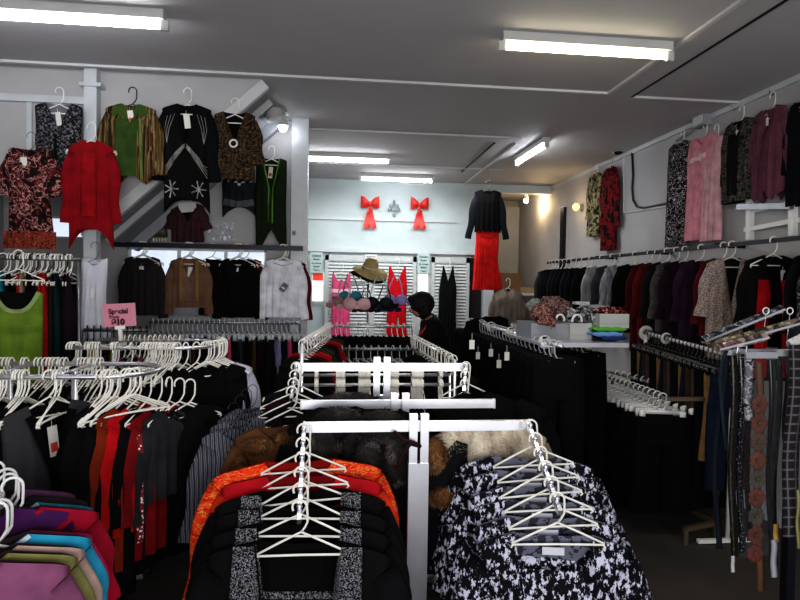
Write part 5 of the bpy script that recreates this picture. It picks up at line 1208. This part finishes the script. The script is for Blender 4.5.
for i, (px, py, Y, r, mt, lb, sc) in enumerate([
    (541, 313, 4.85, .075, F_sc2, 'red and cream patterned scarf spilling at the left of the shelf', (1.3,1,1)), (553, 305, 5.0, .085, F_sc1, 'pink and green patterned scarf heaped on the left box', (1.5,1,.9)),
    (563, 311, 4.9, .075, F_sc1, 'smaller pink scarf in the middle of the scarf heap', (1.2,1,1)), (547, 321, 4.72, .055, F_sc2, 'red scarf end lying in front of the scarf heap', (1.4,1,.7)),
    (573, 316, 4.85, .07, F_sc3, 'shiny grey and black packet in the left box', (1.2,1,.9)), (586, 315, 4.8, .075, F_sc3, 'silver and black packet in the white middle box', (1.3,1,.9)), (594, 309, 4.95, .08, '#9a9a9c', 'pale grey folded scarf behind the middle box', (1.8,1,.5)),
    (610, 311, 4.72, .07, F_sc4, 'rust and black scarf in the right white box', (2.0,1,.5)), (535, 306, 5.15, .06, '#8f9590', 'grey plastic wrapped scarf at the far left of the heap', (1.2,1,1))]):
    scarf(px, py, Y, r, mt, lb, sc, i+1)
def arch(px, py, Y, R, label):
    c = P(px, py, Y); o = thing('headband', label, 'headband', c)
    MB().tube([(R*math.cos(q), 0, R*1.3*math.sin(q)) for q in [PI*i/14 for i in range(15)]], .008, 6, flat=2).build('band', M_white, o)
    for s in (-1, 1): MB().ball((s*R, 0, 0), .011).build('tip', M_white, o)
arch(560, 320, 4.7, .035, 'white arched plastic headband at the left of the middle box'); arch(577, 321, 4.66, .04, 'white arched plastic headband in front of the silver packet')
pb = thing('paper_packet', 'small white packet lying on top of the scarf heap', 'packet', P(581, 303, 4.85)); MB().box(-.06, .06, -.04, .04, -.012, .012).build('wrapper', M_card, pb, smooth=False); MB().box(-.03, .03, -.042, -.04, -.005, .005).build('print', M_grey, pb, smooth=False)
# ---- coat rail with size discs
a = PX(646, 333, 3.1); b = PX(733, 356, 3.1)
rail_rack(a, b, 'white topped rail with round size discs in front of the wall jackets', M_white, r=.018)
CT = [('black skirt', '#0a0a0c', dict(kind='skirt', neck='none', nd=0, W=.36, L=.85)), ('black trousers', '#0a0a0b', dict(kind='trousers', L=.95)), ('tan skirt', '#8a6a44', dict(kind='skirt', neck='none', nd=0, W=.34, L=.7, flare=1.2)), ('navy trousers', '#111a2c', dict(kind='trousers', L=.9)), ('brown skirt', '#3f2c1c', dict(kind='skirt', neck='none', nd=0, W=.36, L=.8)), ('pinkish grey skirt', '#4a3c3e', dict(kind='skirt', neck='none', nd=0, W=.36, L=.8))]
fill(a, b, 22, 'the rail with size discs', CT, hm=M_hangk, hk='clip', hw=.3, drop=.17, end='back', rz=0)
for f_, nm in ((0., 'farthest'), (.28, 'middle'), (1., 'nearest')): disc(a+(b-a)*f_, b-a, 'round white size disc on the rail before the wall jackets, '+nm, .075 if f_ != .28 else .055)
# ---- frame rack with white clip hangers
zT = 1.13; xa = P(596, 374, 5.8).x; xb_ = 2.86; xf1 = P(667, 397, 4.4).x+.1; xf2 = P(719, 397, 4.4).x
zb_ = P(625, 374, 5.8).z; zf_ = P(700, 397, 4.4).z; zT = (zb_+zf_)/2
fr = thing('clothes_rack', 'low bronze frame rack with white clip hangers and black trousers', 'clothes rack', (xa, 5.2, 0)); off = fr.location.copy()
def fbar(p, q, w=.025, nm='rail', m=M_brass): MB().bar(Vector(p)-off, Vector(q)-off, w, w).build(nm, m, fr, smooth=False)
fbar((xa, 5.8, zT), (xb_, 5.8, zT)); fbar((xa, 5.8, zT), (xf1-.1, 4.4, zT), m=M_chrome); fbar((xb_, 5.8, zT), (xf2, 4.4, zT), m=M_chrome); fbar((xf1-.1, 4.4, zT), (xf2, 4.4, zT), .03)
for (x, y) in ((xa, 5.8), (xb_, 5.8), (xf2, 4.4)): fbar((x, y, .12), (x, y, zT), .03, 'post')
fbar((xf2, 4.4, .12), (xf2-.32, 4.3, .12), .035, 'base_bar'); fbar((xf2-.32, 4.3, .12), (xf2-.32, 4.3, 0), .035, 'leg'); fbar((xa, 5.8, .12), (xb_, 5.8, .12), .03, 'base_bar'); fbar((xf2, 4.4, .12), (xb_, 5.8, .12), .03, 'base_bar'); fbar((xb_, 5.8, .12), (xb_, 5.8, 0), .03, 'leg'); fbar((xf2, 4.4, .12), (xf2, 4.4, 0), .03, 'leg')
BT = [('black wide trousers', '#060607', dict(kind='trousers', L=.78, W=.4, taper=1.1)), ('black trousers', '#08080a', dict(kind='trousers', L=.78, W=.4, seed=3, taper=1.0))]
fill((xa, 5.75, zT), (xf1-.1, 4.42, zT), 15, 'the left bar of the bronze frame rack', BT, hm=M_white, hk='clip', hw=.34, drop=.17, end='back', rz=-.1)
fill((xb_, 5.75, zT), (xf2, 4.5, zT), 13, 'the right bar of the bronze frame rack', BT+[('charcoal grey trousers', '#2a2d33', dict(kind='trousers', L=.72, W=.3))], hm=M_white, hk='clip', hw=.3, drop=.17, end='back', rz=.1)
# ------------------------------------------------------------------ belt stand at the right edge
YBt = 2.72; za = P(760, 352, YBt).z
bs = thing('belt_stand', 'dark steel belt stand at the right edge of the photo', 'display stand', (P(795, 352, YBt+.25).x, YBt+.25, 0)); off = bs.location.copy()
MB().box(-.025, .025, -.025, .025, 0, za+.1).build('post', M_dark, bs, smooth=False)
xL = P(722, 356, YBt).x; xR_ = P(830, 350, YBt).x
MB().bar(Vector((xL, YBt, za))-off, Vector((xR_, YBt, za))-off, .02, .03).build('crossbar', M_chrome, bs, smooth=False)
MB().bar(Vector((off.x, YBt, za))-off, Vector((0, 0, za)), .02, .03).build('bracket', M_chrome, bs, smooth=False)
MB().box(-.28, .28, -.22, .22, 0, .03).build('base', M_dark, bs, smooth=False)
for i, px in enumerate((766, 790)):
    c = P(px, 311, YBt+.1); h_ = thing('ring_hook', 'bright metal ring at the top of the belt stand, %s of two' % ('left', 'right')[i], 'ring', c)
    MB().tube([(.017*math.cos(q), 0, .017*math.sin(q)) for q in [2*PI*k/18 for k in range(18)]], .003, 6, closed=True).build('ring', M_white, h_); MB().cyl((0, 0, -.017), (0, .02, za-c.z), .002, 6).build('stem', M_chrome, h_)
def belt(px, y0, y1, wpx, mat, label, Y=YBt, tilt=0., bow=0., buckle=None, px1=None):
    a = P(px, y0, Y); b = P(px1 or px, y1, Y); w = wpx*Y/F/2; o = thing('belt', label, 'belt', a); L = a.z-b.z; rows = []
    for j in range(33):
        t = j/32; x = (b.x-a.x)*t+bow*math.sin(PI*t); y = -.012*math.sin(t*8); y *= min(1, L*1.5); rows.append([Vector((x-w, y, -L*t)), Vector((x, y-.003, -L*t)), Vector((x+w, y, -L*t)), Vector((x, y+.004, -L*t))])
    MB().grid(rows, closed=True).build('strap', dress_material(mat), o)
    if buckle: MB().tube([(w*1.3*c1, -.006, .012+.028*c2) for c1, c2 in ((-1,-1), (-1,1), (1,1), (1,-1))], .004, 6, closed=True).build('buckle', buckle, o)
    return o, L, w
M_leather = plain('black_leather', '#0b0b0c', .3); M_stud = cells('studded_brown_leather', [(0, '#6a6048'), (.18, '#2a2218'), (.45, '#120f0b')], 75, rough=.4)
M_studs = cells('silver_studs', [(0, '#8a8c90'), (.2, '#2a2b30'), (.4, '#101014')], 90, rough=.25)
belt(727, 352, 548, 7, cloth('#141a20'), 'slim slate blue belt looping at the left of the belt stand', bow=-.03, px1=718)
MB_o = tag(MB().tube([P(748, 346, YBt), P(738, 341, YBt-.02), P(728, 348, YBt-.02), P(722, 362, YBt-.02), P(720, 380, YBt-.02), P(722, 410, YBt-.02), P(726, 450, YBt-.02)], .011, 6, flat=.4).build('belt', cloth('#1f2a32')), 'curved blue grey belt arching over the left end of the belt stand', 'belt')
belt(733, 352, 556, 9, M_stud, 'brown belt covered in small metal studs, second from the left', buckle=M_dull)
belt(741, 354, 552, 8, M_studs, 'black belt with rows of silver studs', YBt-.03, buckle=M_chrome)
belt(748, 356, 540, 7, '#2a0d12', 'dark wine belt behind the flower belt', YBt+.02)
belt(749, 356, 420, 12, blotch('paper_header', [(0, '#6f6c70'), (.5, '#a9a8ac'), (.6, '#2c2a2e')], 30, 2), 'printed card sleeve above the flower belt', YBt-.05)
o, L, w = belt(759, 362, 590, 9, '#614330', 'tan belt decorated with leather flowers inside clear film', YBt-.06)
cols = ['#5c3628', '#603a2c', '#4e3e30', '#5c3628', '#48443a', '#603428', '#444038', '#553024', '#582c24']
for i in range(9):
    z = -(P(759, 362, YBt-.06).z-P(759, 404+18.5*i, YBt-.06).z); mb = MB()
    for k in range(7):
        q = 2*PI*k/7; mb.ball((.028*math.cos(q), -.014, z+.028*math.sin(q)), .019, 8, 6, sc=(1,.35,1))
    mb.ball((0, -.018, z), .013, 8, 6); mb.build('leather_flower', cloth(cols[i]), o)
belt(771, 356, 560, 9, M_leather, 'black glossy belt right of the flower belt', buckle=M_dull)
belt(779, 352, 575, 7, cloth('#1f2622'), 'dark green grey belt with pale edge', YBt-.02, px1=773)
belt(786, 352, 480, 6, M_leather, 'second black glossy belt, near the plaid scarf', YBt-.03)
belt(774, 540, 577, 8, M_grey, 'pale belt end hanging at the bottom of the belt stand', YBt-.08)
belt(776, 524, 542, 7, '#b08a4a', 'short tan belt tip above the pale belt end', YBt-.07)
belt(733, 556, 572, 5, M_card, 'small white tag strip below the studded belt', YBt-.03)
def film(px0, px1, y0, y1, Y, label, seed):
    a = P(px0, y0, Y); b = P(px1, y1, Y); rnd = random.Random(seed); w = (b.x-a.x)/2; L = a.z-b.z; o = thing('clear_packet', label, 'packet', ((a.x+b.x)/2, Y, a.z))
    MB().grid([[Vector((-w+2*w*i/6, -.012*rnd.random(), -L*j/30)) for i in range(7)] for j in range(31)]).build('film', plain('belt_film', '#8a8d94', .15, alpha=.05, spec=1.0), o, smooth=False)
    MB().box(-w, w, -.004, .0, -.03, 0).build('header', M_grey, o, smooth=False)
film(746, 771, 352, 556, YBt-.1, 'long clear packet around the flower belt', 2); film(777, 791, 350, 470, YBt-.08, 'long clear packet over the black belts', 3)
# plaid scarf and edge items
belt(797, 345, 536, 20, F_plaid, 'black and white plaid scarf hanging at the right edge', YBt-.12, px1=789)
belt(798, 490, 548, 4, '#8a8758', 'pale yellow strap at the far right edge', YBt-.16)
# packets piled on top of the stand
for i, (p0, p1, Y, mt, lb) in enumerate((((702, 341), (781, 309), 2.85, blotch('silver_film_packet', [(0, '#1c1d20'), (.46, '#4a4c50'), (.56, '#a9adb0'), (.6, '#2f2f33')], 14, 4, stretch=(1,1,3), rough=.15), 'long clear packet slanting up at the top of the belt stand'), ((712, 346), (800, 322), 2.75, blotch('brown_packet', [(0, '#2c2622'), (.45, '#6d6152'), (.58, '#9a917f')], 20, 3, rough=.15), 'brown glossy packet lying across the top of the belt stand'), ((716, 349), (765, 337), 2.7, blotch('pink_packet', [(0, '#2a2c24'), (.47, '#6d4a50'), (.55, '#8a8274')], 25, 3, rough=.25), 'pinkish packet in front at the top of the belt stand'), ((788, 345), (815, 332), 2.65, M_card, 'white and red packet at the right edge of the stand top'))):
    a = P(*p0, Y); b = P(*p1, Y); o = thing('belt_packet', lb, 'packet', (a+b)/2); d_ = b-a; n_ = Vector((-d_.z, 0, d_.x)).normalized(); rnd = random.Random(i); mb = MB(); wd = .022
    for s in (-1, 1): mb.grid([[a-(a+b)/2+d_*(k/14)+n_*(wd*q)+Vector((0, s*.02*(1-q*q)-.008*rnd.random(), .006*rnd.random())) for q in (-1, -.5, 0, .5, 1)] for k in range(15)])
    mb.build('wrapper', mt, o, smooth=False); MB().bar(a-(a+b)/2-Vector((0,.03,0)), b-(a+b)/2-Vector((0,.03,0)), .006, .01).build('spine', M_clear, o, smooth=False)
disc(P(729, 356, 2.8), (-.3, 1, 0), 'white oval card disc at the left end of the belt stand', .04)

# ------------------------------------------------------------------ the woman at the back
YW = 6.5
hd = P(420, 306, YW); zf = .0
def skin(name, nodes, edges, parent, mat, root=0, sub=2):
    me = bpy.data.meshes.new(name); me.from_pydata([n_[0] for n_ in nodes], edges, []); me.materials.append(mat)
    o = bpy.data.objects.new(name, me); COL.objects.link(o); o.parent = parent
    m = o.modifiers.new('Skin', 'SKIN'); m.use_smooth_shade = True
    if not me.skin_vertices: 
        bpy.context.view_layer.objects.active = o
    for i, n_ in enumerate(nodes):
        sv_ = me.skin_vertices[0].data[i]; r = n_[1]; sv_.radius = r if isinstance(r, tuple) else (r, r); sv_.use_root = (i == root)
    s = o.modifiers.new('Sub', 'SUBSURF'); s.levels = sub; s.render_levels = sub
    return o
wm = thing('person', 'woman with short black hair in a black jacket bending forward to look at clothes', 'person', (hd.x+.18, YW, zf))
M_skin = plain('skin', '#9a7460', .55); M_hair = blotch('black_hair', [(.3, '#0a090a'), (.7, '#241d1f')], 60, 3, stretch=(1, 1, .2), rough=.75, interp='LINEAR')
M_jk = cloth('#0c0b0e'); M_trs = cloth('#111114')
H0 = hd-wm.location   # head centre in local space
sh_ = Vector((H0.x+.13, .02, H0.z-.2)); hip = Vector((H0.x+.34, .03, H0.z-.82))
# body: one continuous surface, head to feet
nodes = [(hip, (.15, .13)), (hip.lerp(sh_, .4), (.135, .12)), (hip.lerp(sh_, .8), (.15, .13)), (sh_+Vector((-.0, 0, .04)), (.11, .1)), (H0+Vector((.07, .0, -.14)), .055), (H0+Vector((.015, 0, -.03)), (.085, .08)), (H0+Vector((-.01, 0, .05)), (.09, .085))]
edges = [(0,1), (1,2), (2,3), (3,4), (4,5), (5,6)]
for s in (-1, 1):
    b0 = len(nodes); sx = sh_+Vector((0, s*.17, -.0))
    nodes += [(sx, .062), (sx+Vector((-.08, s*.03, -.27)), .045), (sx+Vector((-.30, -.02*s, -.36+.04*s)), .034), (sx+Vector((-.37, -.02*s, -.37+.04*s)), (.036, .02))]
    edges += [(3, b0), (b0, b0+1), (b0+1, b0+2), (b0+2, b0+3)]
    hnd = nodes[b0+3][0]
    for k in range(4):
        f0 = len(nodes); yy = (-.03+.02*k); nodes += [(hnd+Vector((-.035, yy, -.005)), .010), (hnd+Vector((-.07-.008*(k in (1, 2)), yy*1.15, -.02)), .009), (hnd+Vector((-.085-.01*(k in (1, 2)), yy*1.15, -.045)), .007)]
        edges += [(b0+3, f0), (f0, f0+1), (f0+1, f0+2)]
    f0 = len(nodes); nodes += [(hnd+Vector((.0, -.045, -.01)), .011), (hnd+Vector((-.03, -.06, -.03)), .008)]; edges += [(b0+3, f0), (f0, f0+1)]
    b1 = len(nodes); hx_ = hip+Vector((0, s*.09, -.08)); g0 = -wm.location.z
    nodes += [(hx_, .095), (Vector((hip.x-.03, s*.1, hip.z*.52)), .065), (Vector((hip.x+.03, s*.1, .1)), .045), (Vector((hip.x-.12, s*.11, .04)), (.04, .03))]
    edges += [(0, b1), (b1, b1+1), (b1+1, b1+2), (b1+2, b1+3)]
bd_ = skin('body', nodes, edges, wm, M_skin)
# jacket and trousers follow the body
jn = [(hip+Vector((0,0,-.1)), (.185, .165)), (hip.lerp(sh_, .35), (.165, .15)), (hip.lerp(sh_, .8), (.175, .155)), (sh_+Vector((0.01, 0, .02)), (.15, .14)), (H0+Vector((.09, 0, -.13)), (.085, .08))]; je = [(0,1), (1,2), (2,3), (3,4)]
for s in (-1, 1):
    b0 = len(jn); sx = sh_+Vector((0, s*.18, 0)); jn += [(sx, .085), (sx+Vector((-.08, s*.03, -.27)), .066), (sx+Vector((-.27, -.02*s, -.35+.04*s)), .054)]; je += [(3, b0), (b0, b0+1), (b0+1, b0+2)]
skin('jacket', jn, je, wm, M_jk)
tn = [(hip+Vector((0,0,-.08)), (.165, .15))]; te = []
for s in (-1, 1):
    b0 = len(tn); tn += [(hip+Vector((0, s*.09, -.16)), .11), (Vector((hip.x-.03, s*.1, hip.z*.52)), .085), (Vector((hip.x+.03, s*.1, .12)), .07)]; te += [(0, b0), (b0, b0+1), (b0+1, b0+2)]
skin('trousers', tn, te, wm, M_trs)
# head details: face looks left and down
mb = MB(); mb.ball(H0+Vector((-.012, 0, -.012)), .1, 20, 16, sc=(.92, .78, 1.12)); mb.build('face', M_skin, wm)
def hairball(c, r, sc, nm): 
    m = MB(); m.ball((0,0,0), r, 26, 20, sc=sc); m.v = [tuple(Vector(c)+Vector(v)*(1+.05*noise.noise(Vector(v)*40))) for v in m.v]; return m
m = hairball(H0+Vector((.025, 0, .03)), .138, (1.0, .86, 1.0), 'h'); m2 = hairball(H0+Vector((-.035, 0, .075)), .1, (1.05, .9, .62), 'f'); m.add(m2.v, m2.f); m3 = hairball(H0+Vector((.05, 0, -.045)), .1, (.8, 1.15, 1.1), 'n'); m.add(m3.v, m3.f)
m.build('hair', M_hair, wm)
MB().ball(H0+Vector((-.11, 0, -.035)), .02, 10, 8, sc=(1, .7, 1.2)).build('nose', M_skin, wm)
MB().ball(H0+Vector((-.095, 0, -.075)), .018, 10, 8, sc=(.5, 1.3, .45)).build('mouth', cloth('#7a3a38'), wm)
for s in (-1, 1):
    e = MB().ball(H0+Vector((-.092, s*.032, -.002)), .011, 10, 8).build('eye', M_white, wm); MB().ball(H0+Vector((-.102, s*.033, -.002)), .005, 8, 6).build('pupil', M_black, e)
    MB().ball(H0+Vector((.01, s*.083, -.03)), .022, 10, 8, sc=(.7, .35, 1.2)).build('ear', M_skin, wm)
# red garment held along the jacket front
MB().tube([H0+Vector((.06, -.12, -.17)), sh_+Vector((-.08, -.18, -.02)), sh_+Vector((-.2, -.2, -.16)), sh_+Vector((-.27, -.2, -.3))], .012, 6).build('red_lanyard', cloth('#a03028'), wm)
tp = thing('top', 'red top held by the woman in black', 'top', wm.location+sh_+Vector((-.12, -.27, -.28)))
me_, g_ = body_mesh(W=.34, L=.4, nd=.08, nw=.1); link('bodice', me_, tp, mats=[cloth('#a0121a'), cloth('#5a0a10')]); link('sleeve', sleeve_mesh(-1, .34, L=.2), tp, mats=[cloth('#a0121a')]); link('sleeve', sleeve_mesh(1, .34, L=.2), tp, mats=[cloth('#a0121a')])
# ------------------------------------------------------------------ far away hangers become one heap
hs = [o for o in COL.objects if o.name.startswith('clothes_hanger')]
bpy.context.view_layer.update()
camp = Vector((0, 0, CAMZ))
hs.sort(key=lambda o: (o.get('group') is not None and (o.location-camp).length > 4.6, (o.location-camp).length))
keep = [o for o in hs][:285]; rest = hs[285:]
mb = MB(); mts = []
for o in rest:
    mt_ = o.material_slots[0].material
    if mt_ not in mts: mts.append(mt_)
    M = o.matrix_world; mb.add([M @ v.co for v in o.data.vertices], [tuple(p.vertices) for p in o.data.polygons], mts.index(mt_))
if rest:
    o = mb.build('clothes_hangers', mts); tag(o, 'crowded pale hangers on the distant racks and wall rails', 'hangers'); o['kind'] = 'stuff'
    for q in rest: bpy.data.objects.remove(q)
for o in bpy.data.objects:
    l = o.get('label')
    if l and len(l.split()) > 16: o['label'] = ' '.join(l.split()[:16])
# look-alikes that share a label carry a group
seen = {}
for o in bpy.data.objects:
    if o.get('label') and not o.parent: seen.setdefault(o['label'], []).append(o)
for l, os_ in seen.items():
    if len(os_) > 1:
        for o in os_:
            if not o.get('group'): o['group'] = 'alike: '+l
